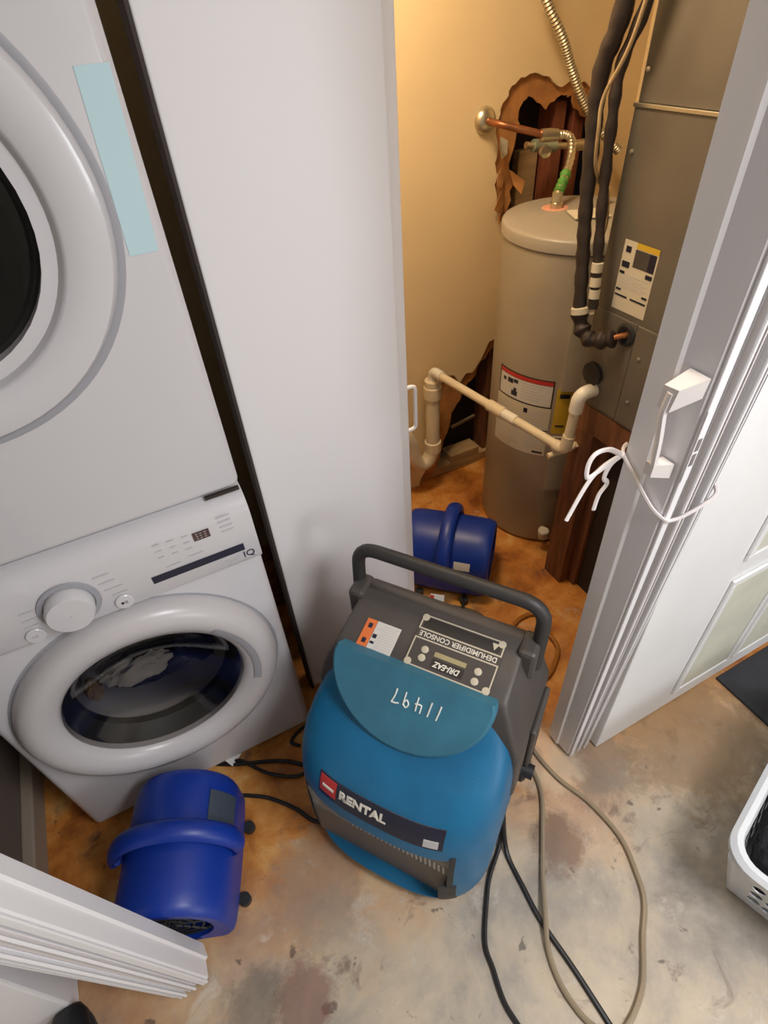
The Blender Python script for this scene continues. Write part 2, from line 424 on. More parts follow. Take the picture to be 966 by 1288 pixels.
def jag(pts, amp=.006, n=3, seed=1):
    rnd = random.Random(seed); out = []
    for i, p in enumerate(pts):
        q = pts[(i + 1) % len(pts)]; out.append(p)
        for k in range(1, n):
            t = k / n; out.append((p[0] + (q[0] - p[0]) * t + rnd.uniform(-amp, amp), p[1] + (q[1] - p[1]) * t + rnd.uniform(-amp, amp)))
    return out
up_out = [(1.41, 1.06), (1.385, 1.11), (1.362, 1.17), (1.348, 1.235), (1.362, 1.262), (1.343, 1.30), (1.352, 1.345), (1.340, 1.40), (1.352, 1.452),
          (1.381, 1.485), (1.388, 1.508), (1.424, 1.528), (1.48, 1.535), (1.537, 1.520), (1.572, 1.496), (1.605, 1.488), (1.65, 1.500), (1.694, 1.492),
          (1.745, 1.458), (1.782, 1.40), (1.795, 1.30), (1.79, 1.12), (1.74, 1.05), (1.55, 1.02)]
up_in = [(1.45, 1.06), (1.43, 1.12), (1.425, 1.20), (1.45, 1.235), (1.415, 1.27), (1.428, 1.33), (1.445, 1.40), (1.436, 1.43), (1.452, 1.462), (1.472, 1.474),
         (1.51, 1.452), (1.551, 1.428), (1.585, 1.448), (1.621, 1.460), (1.656, 1.458), (1.672, 1.420), (1.737, 1.385), (1.765, 1.32), (1.77, 1.12), (1.72, 1.06)]
low_out = [(1.02, 0), (1.035, .05), (1.075, .10), (1.10, .20), (1.112, .36), (1.12, .50), (1.155, .545), (1.20, .535), (1.232, .49), (1.262, .525), (1.29, .518),
           (1.32, .55), (1.345, .585), (1.372, .64), (1.44, .655), (1.60, .62), (1.66, .40), (1.66, 0)]
low_in = [(1.085, .004), (1.125, .06), (1.14, .13), (1.18, .24), (1.20, .34), (1.243, .39), (1.262, .445), (1.285, .47), (1.32, .49), (1.345, .55), (1.40, .60), (1.56, .58), (1.60, .40), (1.60, .004)]
wall_loop = [(-.735, 0)] + jag(low_out, .005, 2, 3)[:-1] + [(1.95, 0), (1.95, 2.42), (-.735, 2.42)]
mxw = Matrix.Translation((0, YB, 0)) @ XZ
wb = struct('wall_back', plate([wall_loop, jag(up_out, .005, 3, 5)], mxw, -.012, 0), M['wall_tan'], 'cream back wall with two torn openings', 'wall')
finish('torn_paper', plate([jag([(1.30, 1.02), (1.30, 1.56), (1.83, 1.56), (1.83, 1.02)], 0, 1), jag(up_in, .008, 3, 8)], mxw, -.0165, -.0125), M['kraft'], wb, label='exposed brown drywall paper around the upper opening')
finish('torn_paper', plate([[(1.0, .002), (1.0, .70), (1.70, .70), (1.70, .002)], jag(low_in, .007, 3, 9)], mxw, -.0165, -.0125), M['kraft'], wb, label='exposed brown drywall paper around the lower opening')
finish('cavity_shade_board', box(.95, 1.90, 1.955, 1.965, 0, 1.7), M['cavity'], wb)  # near-black board gives the wall cavity its shade
finish('stud', box(1.615, 1.665, 1.865, 1.952, 0, 1.44, .002), M['stud'], wb)
finish('stud', box(1.705, 1.755, 1.865, 1.952, 0, 1.44, .002), M['stud'], wb)
finish('stud', box(1.515, 1.60, 1.915, 1.952, .62, 1.30, .002), M['lumber'], wb)
finish('stud', box(1.405, 1.425, 1.865, 1.952, .0, 1.40, .002), M['post'], wb)
finish('bottom_plate', box(1.0, 1.60, 1.846, 1.95, 0, .045, .003), M['lumber'], wb)
finish('bottom_plate', box(1.21, 1.37, 1.846, 1.93, .046, .085, .003), M['lumber'], wb)
finish('cavity_pipe', tube([(1.24, 1.90, .215), (1.37, 1.90, .235)], .009, 10), M['steel'], wb, True)
# curled flaps of torn paper at the left rim of the upper opening
def flap(pts, curl):
    bm = NB(); vs = [bm.verts.new(V((x, YB - .002 - d, z))) for (x, z, d) in pts]
    vb = [bm.verts.new(v.co + V((0, .003, 0))) for v in vs]; n = len(vs)
    for i in range(1, n - 1): bm.faces.new((vs[0], vs[i], vs[i + 1])); bm.faces.new((vb[0], vb[i + 1], vb[i]))
    for i in range(n): bm.faces.new((vs[i], vb[i], vb[(i + 1) % n], vs[(i + 1) % n]))
    return bm
for k, p in enumerate([[(1.372, 1.285, .0), (1.350, 1.262, .012), (1.343, 1.235, .02), (1.372, 1.222, .01), (1.385, 1.25, .0)],
                       [(1.385, 1.225, .0), (1.352, 1.185, .018), (1.338, 1.160, .02), (1.362, 1.142, .012), (1.392, 1.165, 0)],
                       [(1.39, 1.15, 0), (1.368, 1.135, .012), (1.364, 1.105, .014), (1.378, 1.115, .004)],
                       [(1.40, 1.275, .006), (1.455, 1.235, .03), (1.440, 1.195, .035), (1.415, 1.225, .02)],
                       [(1.36, 1.375, .0), (1.352, 1.345, .012), (1.362, 1.312, .012), (1.388, 1.322, .004), (1.39, 1.36, 0)]]):
    finish('torn_flap', flap(p, 0), M['gypsum'] if k == 4 else M['kraft'], wb)

# ------------------------------------------------------------------ washer
WX0, WX1, WF = -.56, .112, .953
w = thing('washing_machine', 'white front-loading washing machine under the dryer, round dark glass door', 'washing machine', ((WX0 + WX1) / 2, 1.27, 0))
o0 = V(w.location)
def rel(bm, root): bmesh.ops.translate(bm, verts=bm.verts, vec=-V(root.location)); return bm
RC = V((-.224, WF, .515))
dmx = axis_mx(RC, (0, -1, 0))
body = boolean(box(WX0, WX1, WF, 1.60, .022, 1.015, .022, seg=4), [lathe([(.208, -.40), (.208, .10)], dmx, 48, cap0=True, cap1=True)])
finish('cabinet', rel(body, w), M['enamel'], w, True)
prof = [(.975, .832), (.945, .832), (.928, .838), (.922, .850), (.925, .968), (.930, .984), (.942, 1.000), (.962, 1.012), (.985, 1.014)]
finish('control_panel', rel(loft([[V((x, y, z)) for (y, z) in prof] for x in (WX0 + .002, WX0 + .012, WX1 - .012, WX1 - .002)]), w), M['enamel'], w, True)
finish('stacking_shade', rel(box(.035, .106, .9532, .962, 1.0125, 1.0187), w), M['gapdark'], w, label='painted shade in the slot at the right end of the panel top')  # solid dark strip stands in for shade in this slot
dr = finish('door', rel(lathe([(.209, -.01), (.212, .022), (.222, .036), (.245, .048), (.268, .050), (.288, .042), (.300, .026), (.305, .004), (.304, -.002)], dmx, 72), w), M['enamel_ring'], w, True)
finish('glass', rel(lathe([(.210, .020), (.19, .010), (.15, -.022), (.08, -.040), (.001, -.045)], dmx, 48), w), M['glass'], dr, True, face=(0, -1, 0))
finish('door_seam', rel(lathe([(.3055, .0005), (.3085, .0015), (.3115, .0005)], dmx, 72), w), M['knobgrey'], dr, True)
finish('handle_recess', rel(add_lathe(NB(), [(.232, .0450), (.236, .0475), (.250, .0505), (.247, .047)], dmx, 18, arc=R(62), a0=R(-18)), w), M['knobgrey'], dr, True, label='grey crescent grip at the right of the door')
finish('drum', rel(lathe([(.207, -.005), (.202, -.05), (.215, -.06), (.215, -.38), (.001, -.385)], dmx, 48), w), M['drum'], w, True)
finish('gasket', rel(lathe([(.2075, .006), (.195, -.02), (.182, -.035), (.182, -.055), (.206, -.060)], dmx, 48), w), M['blackrub'], w, True)
kc = axis_mx((-.274, .923, .905), (0, -1, .02))
finish('knob_ring', rel(lathe([(.046, .0012), (.047, .0045), (.056, .0045), (.0575, .0005)], kc, 40), w), M['knobgrey'], w, True)
finish('dial_knob', rel(lathe([(.045, 0), (.0445, .026), (.041, .033), (.001, .034)], kc, 40), w), M['enamel'], w, True)
def on_panel(x, z): return Matrix.Translation((x, .9215 + (z - .85) * .022, z)) @ XZ
for x, z in ((-.184, .862), (-.354, .862)):
    bt = finish('push_button', rel(lathe([(.0185, 0), (.0185, .003), (.017, .0045), (.001, .0048)], axis_mx((x, .922, z), (0, -1, 0)), 28), w), M['enamel'], w, True)
    finish('button_mark', rel(bars([(-.007, -.002, -.003, .003), (.001, .002, -.004, .004), (.004, .005, -.004, .004)], Matrix.Translation((x, .9171, z)) @ XZ), w), M['ink' if x > -.2 else 'print_grey'], bt)
finish('display_window', rel(bars([(-.017, .017, -.011, .011)], on_panel(.003, .957), .001), w), M['display'], w)
dig = bars([], on_panel(.003, .957))
for k, cx in enumerate((-.009, -.001, .008)):
    for zz in (-.006, 0, .006): add_box(dig, cx - .002, cx + .002, zz - .0007, zz + .0007, .001, .0014, 0, on_panel(.003, .957))
finish('display_digits', rel(dig, w), M['print_grey'], w)
finish('dark_strip', rel(bars([(-.098, .098, -.0095, .0095)], on_panel(-.021, .886), .001), w), M['ink'], w, label='navy black strip under the display')
text('panel_text', 'IQ', Matrix.Translation(-V(w.location)) @ on_panel(.083, .862), .024, M['ink'], w, width=.024)
small = NB()
def bar_at(bm, x, z, l, h): add_box(bm, x - l / 2, x + l / 2, -h / 2, h / 2, 0, .0006, 0, on_panel(0, z))
for (x, z, l) in ((-.20, .947, .03), (-.196, .927, .03), (-.190, .907, .036), (-.184, .888, .03), (-.345, .925, .026), (-.345, .905, .032), (-.35, .888, .026),
                  (-.355, .874, .018), (-.425, .955, .02), (.046, .863, .034), (.046, .857, .018)): bar_at(small, x, z, l, .0035)
for i in range(3):
    for j in range(3): bar_at(small, -.085 + i * .028, .972 - j * .017 - i * .002, .013, .003)
for j in range(4): bar_at(small, .055, .984 - j * .013, .026, .003)
for j in range(2): bar_at(small, -.07 + j * .05, .908 + j * .006, .03, .0025)
finish('panel_legend', rel(small, w), M['print_grey'], w, kind='stuff')
for sx in (WX0 + .06, WX1 - .06):
    for sy in (1.01, 1.54): finish('foot', rel(lathe([(.022, 0), (.024, .006), (.018, .0225)], Matrix.Translation((sx, sy, 0)), 16, cap0=True, cap1=True), w), M['blackrub'], w, True)
# laundry seen through the washer glass
tag(finish('garment', lump((-.265, 1.045, .505), (.085, .03, .045), 1, .22), M['cloth_white'], smooth=True), 'crumpled white garment behind the washer glass', 'garment')
tag(finish('garment', lump((-.110, 1.05, .505), (.05, .032, .07), 2, .2), M['cloth_navy'], smooth=True), 'navy blue garment at the right behind the washer glass', 'garment')
tag(finish('garment', lump((-.23, 1.13, .400), (.13, .055, .05), 3, .18), M['cloth_dark'], smooth=True), 'black garment low behind the washer glass', 'garment')
tag(finish('garment', lump((-.378, 1.05, .485), (.020, .025, .04), 4, .2), M['cloth_tan'], smooth=True), 'tan garment at the left behind the washer glass', 'garment')

# ------------------------------------------------------------------ dryer
d = thing('clothes_dryer', 'white front-loading dryer stacked on top of the washing machine', 'dryer', ((WX0 + WX1) / 2, 1.27, 1.019))
DC = V((-.254, WF, 1.565)); ddx = axis_mx(DC, (0, -1, 0))
db = boolean(box(WX0, WX1, WF, 1.60, 1.019, 2.00, .018, seg=4), [lathe([(.20, -.30), (.20, .10)], ddx, 48, cap0=True, cap1=True)])
finish('cabinet', rel(db, d), M['enamel'], d, True)
dd = finish('door', rel(lathe([(.202, -.03), (.222, -.012), (.226, .010), (.232, .016), (.270, .021), (.290, .017), (.297, .006), (.298, -.001)], ddx, 72), d), M['enamel'], d, True)
finish('door_seam', rel(lathe([(.2985, .0006), (.304, .0016), (.3095, .0006)], ddx, 72), d), M['knobgrey'], dd, True)  # grey ring stands in for shading along the door edge groove
finish('door_recess', rel(lathe([(.2, -.035), (.2265, .0105)], ddx, 72), d), M['print_grey'], dd, True)
finish('glass', rel(lathe([(.200, -.030), (.16, -.040), (.001, -.045)], ddx, 48), d), M['glass_d'], dd, True, face=(0, -1, 0))
finish('glass_rim', rel(lathe([(.201, -.028), (.192, -.024), (.187, -.034)], ddx, 48), d), M['blackmetal'], dd, True)
finish('drum', rel(lathe([(.199, -.05), (.23, -.08), (.23, -.28), (.001, -.285)], ddx, 40), d), M['drum'], d, True)
finish('tape_strip', rel(plate([[(.062, 1.708), (.105, 1.708), (.094, 1.487), (.052, 1.487)]], Matrix.Translation((0, WF - .0002, 0)) @ XZ, 0, .0008), d), M['film'], d, label='pale blue film strip on the dryer front edge')

# ------------------------------------------------------------------ folded white panel door between the closets
p = thing('panel_door', 'tall plain white panel door standing between dryer and water heater closet', 'door', (.36, 1.10, 0))
fl_ = finish('front_leaf', rel(box(.166, .552, 1.075, 1.105, .004, 2.20, .003), p), M['panel'], p)
finish('leaf_seal', rel(box(.166, .566, 1.1055, 1.115, .004, 2.20), p), M['sealgrey'], p, label='dark groove between the two leaves')
rl = finish('rear_leaf', rel(box(.20, .596, 1.1155, 1.145, .004, 2.20, .004), p), M['vinyl'], p)
ph = rounded([(.596, 1.130, 1.005), (.624, 1.130, 1.005), (.624, 1.130, .875), (.596, 1.130, .875)], .014)
finish('handle', rel(tube(ph, .0055, 8), p), M['vinyl'], rl, True)
finish('gap_shade', rel(box(.1595, .1657, 1.070, 1.13, .004, 2.20), p), M['gapdark'], p, label='dark strip painted as gap shade beside the dryer')  # dark strip stands in for shade between dryer and panel

# ------------------------------------------------------------------ water heater
HC = V((1.402, 1.435, 0)); HR = .241
h = thing('water_heater', 'tall grey cylindrical water heater in the corner of the closet', 'water heater', HC)
finish('tank', lathe([(.225, 0), (HR - .004, .012), (HR, .03), (HR, 1.165)], None, 72, cap0=True), M['tank'], h, True)
finish('lid', lathe([(HR, 1.166), (HR + .005, 1.168), (HR + .005, 1.198), (HR + .001, 1.204), (HR - .008, 1.207), (.20, 1.212), (.10, 1.217), (.001, 1.219)], None, 72), M['tank_top'], h, True)
finish('lid_seam', lathe([(HR + .0005, 1.163), (HR + .0035, 1.165), (HR + .0005, 1.1675)], None, 72), M['sealgrey'], h, True)
def wrap(a0, a1, z0, z1, t=.0012, n=14, base=HR):
    bm = NB(); rings = []
    for k in range(n + 1):
        a = R(a0 + (a1 - a0) * k / n); c, s = math.cos(a), math.sin(a)
        rings.append([V((c * base, s * base, z0)), V((c * (base + t), s * (base + t), z0)), V((c * (base + t), s * (base + t), z1)), V((c * base, s * base, z1))])
    return loft(rings)
wl = finish('warning_label', wrap(173, 226, .655, .762, .0010), M['gapdark'], h, label='warning label with a red and black border')
finish('label_paper', wrap(174.5, 224.8, .661, .741, .0016), M['paper'], wl); finish('red_band', wrap(174.5, 224.8, .743, .757, .0016), M['red'], wl)
rnd = random.Random(4); tb = NB()
def wr_add(bm, a0, a1, z0, z1, t=.0020):
    me = bpy.data.meshes.new('t'); b2 = wrap(a0, a1, z0, z1, t, 3); b2.to_mesh(me); b2.free(); bm.from_mesh(me); bpy.data.meshes.remove(me)
wr_add(tb, 184, 190, .715, .733); wr_add(tb, 190.5, 195, .722, .735); wr_add(tb, 189, 195, .672, .690); wr_add(tb, 191, 194, .690, .702); wr_add(tb, 178.5, 182, .715, .728)
finish('warning_print', tb, M['ink'], wl, kind='stuff')
tb = NB()
for j in range(6): wr_add(tb, 199, 219 - (j % 3) * 2, .731 - j * .011, .735 - j * .011)
finish('label_lines', tb, M['print_grey'], wl, kind='stuff')
il = finish('instruction_label', wrap(172.5, 226, .452, .654, .0012), M['paper_warm'], h, label='long pale instruction label on the tank front')
tb = NB()
for j in range(15):
    for (a0, a1) in ((175, 188), (191, 204), (207, 222)):
        if 209 > a1 > 200 and j < 5: continue
        wr_add(tb, a0, a1 - rnd.uniform(0, 4), .636 - j * .011, .639 - j * .011, .0016)
finish('label_lines', tb, M['print_grey'], il, kind='stuff')
tb = NB(); wr_add(tb, 215, 224, .462, .470, .0018); wr_add(tb, 203, 206.5, .622, .640, .0018); wr_add(tb, 205, 225.8, .560, .564, .0018)
finish('label_marks', tb, M['ink'], il, kind='stuff')
yl = finish('energy_label', wrap(228.5, 243, .556, .735, .0012), M['yellow'], h, label='yellow energy label beside the instruction label')
tb = NB(); wr_add(tb, 231, 239, .700, .716, .0018); wr_add(tb, 231, 238, .585, .592, .0018); finish('label_marks', tb, M['ink'], yl, kind='stuff')
finish('element_cover', wrap(230.5, 247, .735, 1.0, .014, 8), M['tank'], h, 30)
finish('lower_element_cover', wrap(230.5, 247, .30, .545, .010, 8), M['tank'], h, 30)
dv = V((math.cos(R(235.5)), math.sin(R(235.5)), 0)); vb = dv * HR + V((0, 0, .085))
v_ = finish('drain_valve', lathe([(.012, -.004), (.012, .03), (.019, .032), (.019, .052), (.012, .055), (.006, .056)], axis_mx(vb, dv), 16, cap1=True), M['pvc'], h, True)
finish('valve_knob', lathe([(.022, .0), (.022, .010), (.017, .014)], axis_mx(vb + dv * .042 + V((0, 0, .018)), (0, 0, 1)), 10, cap0=True, cap1=True), M['pvc_white'], v_, True)
for q, (hx, hy, nm) in enumerate(((-.032, .09, 'hot_outlet'), (.105, .03, 'cold_inlet'))):
    finish(nm, lathe([(.020, 1.214), (.020, 1.232), (.016, 1.234), (.016, 1.262)], Matrix.Translation((hx, hy, 0)), 16, cap1=True), M['steel'], h, True)
finish('residue_ring', lathe([(.019, 1.2165), (.032, 1.2205), (.044, 1.2165)], Matrix.Translation((-.032, .09, 0)), 20), M['pinkish'], h, True, label='pinkish residue around the outlet on the lid')
tag(finish('leaflet', box(-.05, .06, -.045, .045, 0, .004, .001, Matrix.Translation((1.385, 1.40, 1.2205)) @ Matrix.Rotation(R(-24), 4, 'Z')), M['paper_warm']), 'pale paper leaflet lying on top of the water heater', 'leaflet')

# ------------------------------------------------------------------ supply pipes above the heater
ew = thing('supply_pipe', 'copper water pipe from chrome wall flange with braided hose to heater', 'pipe', (1.30, YB - .005, 1.425))
finish('wall_flange', rel(lathe([(.040, 0), (.038, .008), (.028, .018), (.014, .024)], axis_mx((1.292, YB - .001, 1.428), (0, -1, 0)), 28, cap0=True, cap1=True), ew), M['steel'], ew, True)
finish('copper_pipe', rel(tube(rounded([(1.292, YB - .02, 1.428), (1.296, YB - .075, 1.425), (1.40, YB - .14, 1.395), (1.425, YB - .155, 1.388)], .03), .011, 12), ew), M['copper'], ew, True)
finish('valve_body', rel(tube([(1.405, 1.675, 1.389), (1.43, 1.665, 1.389), (1.455, 1.655, 1.387)], [.019, .019, .017], 14), ew), M['steel'], ew, True)
finish('valve_handle', rel(lathe([(.017, 0), (.018, .018), (.008, .02)], axis_mx((1.405, 1.655, 1.350), (-.2, -1, 0)), 14, cap0=True, cap1=True), ew), M['steel'], ew, True)
fpath = spline([(1.45, 1.657, 1.386), (1.478, 1.645, 1.386), (1.492, 1.63, 1.372), (1.472, 1.60, 1.33), (1.415, 1.555, 1.285), (1.385, 1.535, 1.262), (1.372, 1.527, 1.252)], 12)
rr_ = [.0125 + .0012 * math.cos(i * 2.1) for i in range(len(fpath))]
finish('braided_hose', rel(tube(fpath, rr_, 12), ew), M['steel'], ew, True)
finish('green_tape', rel(tube(fpath[44:66], [.015 + .003 * math.sin(k * 1.3) for k in range(22)], 10), ew), M['green'], ew, True, label='green tape wrapped around the hose end')
cw = thing('cold_pipe', 'short pale pipe with elbow inside the torn wall opening', 'pipe', (1.50, 1.77, 1.36))
finish('pipe_run', rel(tube([(1.44, 1.79, 1.345), (1.52, 1.785, 1.332), (1.60, 1.775, 1.325), (1.70, 1.76, 1.318)], .011, 10), cw), M['steel'], cw, True)
finish('fitting', rel(tube([(1.47, 1.788, 1.341), (1.56, 1.78, 1.328)], .019, 12), cw), mat('verdigris', (.36, .40, .30), .5, .4, var=.3, vscale=25), cw, True)
finish('fitting', rel(tube([(1.635, 1.772, 1.322), (1.69, 1.762, 1.319)], .018, 12), cw), M['steel'], cw, True)
cpath = spline([(1.40, 1.76, 1.80), (1.441, 1.76, 1.71), (1.518, 1.755, 1.615), (1.567, 1.75, 1.533), (1.636, 1.75, 1.443), (1.72, 1.745, 1.36), (1.80, 1.72, 1.29)], 22)
tag(finish('flexible_conduit', tube(cpath, [.0135 + .0022 * math.cos(i * PI) for i in range(len(cpath))], 10), M['conduit'], smooth=60), 'ribbed metal flexible conduit hanging down the back wall', 'conduit')

# ------------------------------------------------------------------ air handler on its stand
AX, AB = 1.19, 1.115
a = thing('air_handler', 'tall grey metal air handler cabinet on a wooden stand', 'air handler', (1.47, .86, .79))
finish('cabinet', rel(box(AX, 1.80, .60, AB, .79, 1.535, .003), a), M['ahu'], a)
finish('plenum', rel(box(AX + .004, 1.80, .60, AB - .004, 1.540, 2.40, .003), a), M['ahu'], a)
finish('top_seam', rel(box(AX - .004, AX + .002, .60, AB + .001, 1.5335, 1.5415, .001), a), M['screw'], a)
finish('access_panel', rel(box(AX - .006, AX - .0003, .60, .955, .80, 1.085, .002), a), M['ahu'], a)
finish('side_panel', rel(box(AX - .004, AX - .0003, .957, AB - .01, .80, 1.085, .002), a), M['ahu'], a)
for (y, z) in ((.925, 1.005), (.925, .875), (1.095, 1.45), (1.095, 1.60)):
    finish('screw', rel(lathe([(.005, 0), (.005, .003), (.002, .0045)], axis_mx((AX - (.006 if y < 1 else .0), y, z), (-1, 0, 0)), 10, cap1=True), a), M['screw'], a, True)
def on_side(y, z): return frame((AX - .0002, y, z), (0, -1, 0), (0, 0, 1))
rl_ = finish('rating_label', rel(bars([(-.055, .055, -.085, .085)], on_side(1.003, 1.185), .001), a), M['paper_warm'], a, label='white rating label with yellow and black print')
finish('yellow_band', rel(bars([(-.015, .055, .072, .085)], on_side(1.003, 1.185), .0015), a), M['yellow'], rl_)
finish('label_picture', rel(bars([(-.016, .050, .028, .070)], on_side(1.003, 1.185), .0015), a), M['charcoal'], rl_)
finish('label_print', rel(bars([(-.052, -.012, -.050, -.046), (.0, .05, -.050, -.046), (-.046, -.030, .058, .072), (-.050, -.026, .022, .036), (.030, .05, .03, .07), (.03, .05, .012, .022),
       (-.052, -.036, .006, .012), (-.052, -.036, -.036, -.031), (.034, .050, -.036, -.031)], on_side(1.003, 1.185), .0021), a), M['ink'], rl_, kind='stuff')
finish('label_lines', rel(bars([(-.048, .03 + .015 * (k % 2), -.026 + k * .006, -.0245 + k * .006) for k in range(6)], on_side(1.003, 1.185), .0015), a), M['print_grey'], rl_, kind='stuff')
finish('line_port', rel(lathe([(.016, 0), (.030, .001), (.032, .006), (.024, .009), (.016, .004)], axis_mx((AX - .0062, .985, 1.045), (-1, 0, 0)), 24) if False else lathe([(.010, .004), (.028, .0005), (.031, .006), (.024, .010), (.012, .006)], axis_mx((AX - .0005, .985, 1.048), (-1, 0, 0)), 24), a), M['blackrub'], a, True)
finish('drain_port', rel(lathe([(.034, 0), (.034, .012), (.022, .014)], axis_mx((AX - .0045, 1.065, .90), (-1, 0, 0)), 20, cap1=True), a), M['blackrub'], a, True)
st = thing('equipment_stand', 'reddish wooden stand of posts and beams under the air handler', 'stand', (1.47, .86, 0))
finish('post', rel(box(1.19, 1.228, 1.022, 1.112, 0, .70, .002), st), M['post'], st)
finish('post', rel(box(1.229, 1.267, .985, 1.072, 0, .70, .002), st), M['post'], st)
finish('post', rel(box(1.75, 1.79, 1.022, 1.112, 0, .70, .002), st), M['post'], st)
finish('post', rel(box(1.19, 1.228, .60, .69, 0, .70, .002), st), M['post'], st)
finish('beam', rel(box(1.19, 1.228, .60, 1.112, .7005, .788, .002), st), M['post'], st)
finish('beam', rel(box(1.75, 1.79, .60, 1.112, .7005, .788, .002), st), M['post'], st)
finish('beam', rel(box(1.2285, 1.7495, 1.074, 1.112, .7005, .788, .002), st), M['post'], st)
finish('back_shade_board', rel(box(1.268, 1.748, 1.09, 1.102, .002, .70), st), M['cavity'], st)  # added near-black board, stands in for the darkness under the stand
finish('side_shade_board', rel(box(1.245, 1.255, .60, .984, .002, .70), st), M['cavity'], st)  # added near-black board, same painted darkness at the side

# refrigerant line set
rl = thing('refrigerant_line', 'black foam insulated pipe running down beside the air handler', 'pipe', (1.13, 1.12, 1.05))
lp = spline([(1.10, 1.10, 2.35), (1.105, 1.115, 2.0), (1.125, 1.13, 1.72), (1.125, 1.165, 1.60), (1.13, 1.165, 1.48), (1.13, 1.15, 1.33), (1.13, 1.13, 1.21), (1.125, 1.105, 1.08)], 8)
finish('insulated_pipe', rel(tube(lp, [.022 - .005 * min(1, i / 40) + .0015 * math.sin(i * 1.9) for i in range(len(lp))], 12), rl), M['foam'], rl, True)
lp2 = spline([(1.135, 1.06, 2.35), (1.14, 1.075, 2.0), (1.15, 1.09, 1.74), (1.145, 1.13, 1.61), (1.145, 1.128, 1.50), (1.145, 1.115, 1.36), (1.145, 1.095, 1.22), (1.14, 1.075, 1.10)], 8)
finish('insulated_pipe', rel(tube(lp2, [.0125 + .0018 * math.sin(i * 1.4) for i in range(len(lp2))], 12), rl), M['foam'], rl, True)
bp_ = spline([(1.125, 1.105, 1.085), (1.125, 1.085, 1.045), (1.13, 1.055, 1.025), (1.145, 1.02, 1.03), (1.155, .995, 1.042)], 8)
finish('foam_elbow', rel(tube(bp_, [.021 + .004 * math.sin(i * .9) for i in range(len(bp_))], 12), rl), M['foam'], rl, True)
finish('copper_stub', rel(tube([(1.150, 1.01, 1.036), (1.168, .992, 1.046), (1.1885, .985, 1.048)], .008, 10), rl), M['copper'], rl, True)
finish('pale_wrap', rel(tube([(1.122, 1.102, 1.098), (1.122, 1.098, 1.083)], .024, 12), rl), M['paper_warm'], rl, True)
for k, z in enumerate((1.20, 1.165, 1.135)): finish('pale_wrap', rel(tube([(1.141, 1.088 - k * .004, z + .014), (1.14, 1.086 - k * .004, z - .008)], .0145, 10), rl), M['paper_warm'], rl, True)
ct = spline([(1.105, 1.03, 1.85), (1.108, 1.075, 1.66), (1.105, 1.125, 1.56), (1.105, 1.125, 1.50), (1.118, 1.13, 1.43), (1.15, 1.14, 1.385)], 8)
tag(finish('control_wire', tube(ct, .004, 8), M['wire'], smooth=True), 'thin tan wire beside the black insulated pipe', 'wire')
ct2 = spline([(1.168, 1.14, 1.41), (1.19, 1.17, 1.40), (1.215, 1.17, 1.345), (1.22, 1.16, 1.28), (1.21, 1.16, 1.23)], 8)
tag(finish('control_wire', tube(ct2, .0045, 8), M['wire'], smooth=True), 'curved tan wire between black pipe and air handler edge', 'wire')

# ------------------------------------------------------------------ PVC drains
pv = thing('drain_standpipe', 'white plastic standpipe with curved trap against the back wall', 'pipe', (1.06, 1.76, .2))
finish('riser', rel(tube([(1.058, 1.765, .28), (1.058, 1.765, .55)], .030, 20), pv), M['pvc'], pv, True)
finish('coupling', rel(lathe([(.031, .505), (.037, .505), (.038, .556), (.034, .560), (.034, .585), (.028, .588), (.001, .588)], Matrix.Translation((1.058, 1.765, 0)), 24), pv), M['pvc'], pv, True)
finish('trap_hub', rel(lathe([(.032, .232), (.037, .235), (.037, .283), (.031, .286)], Matrix.Translation((1.058, 1.765, 0)), 24), pv), M['pvc'], pv, True)
finish('trap_bend', rel(tube(spline([(1.058, 1.765, .285), (1.056, 1.765, .235), (1.03, 1.765, .185), (.99, 1.765, .185), (.96, 1.765, .235), (.945, 1.765, .31), (.91, 1.765, .37), (.85, 1.765, .39)], 7), .033, 18), pv), M['pvc'], pv, True)
dp = thing('condensate_pipe', 'thin white plastic drain pipe sloping from air handler to standpipe', 'pipe', (1.10, 1.4, .6))
finish('sloping_run', rel(tube([(1.058, 1.735, .628), (1.128, 1.065, .645)], .0155, 16), dp), M['pvc'], dp, True)
finish('wall_elbow', rel(tube(rounded([(1.058, 1.765, .560), (1.058, 1.765, .628), (1.062, 1.70, .629)], .03), .0195, 16), dp), M['pvc_white'], dp, True)
finish('coupling', rel(tube([(1.0905, 1.424, .636), (1.0985, 1.347, .638)], .021, 16), dp), M['pvc'], dp, True)
finish('coupling', rel(tube([(1.0975, 1.357, .6378), (1.105, 1.285, .6395)], .0185, 16), dp), M['pvc_white'], dp, True)
finish('lower_elbow', rel(tube(rounded([(1.122, 1.105, .6435), (1.128, 1.066, .645), (1.132, 1.062, .70)], .03), .0195, 16), dp), M['pvc'], dp, True)
finish('upright', rel(tube([(1.131, 1.063, .68), (1.134, 1.058, .83)], .0155, 16), dp), M['pvc'], dp, True)
finish('upper_elbow', rel(tube(rounded([(1.134, 1.058, .79), (1.135, 1.057, .848), (1.187, 1.052, .852)], .03), .0205, 16), dp), M['pvc_white'], dp, True)
tag(finish('pipe_clip', tube([(1.10, 1.105, .606), (1.175, 1.09, .618), (1.186, 1.075, .64)], .010, 10), M['pvc'], smooth=True), 'short pale pipe stub under the sloping drain pipe', 'pipe')

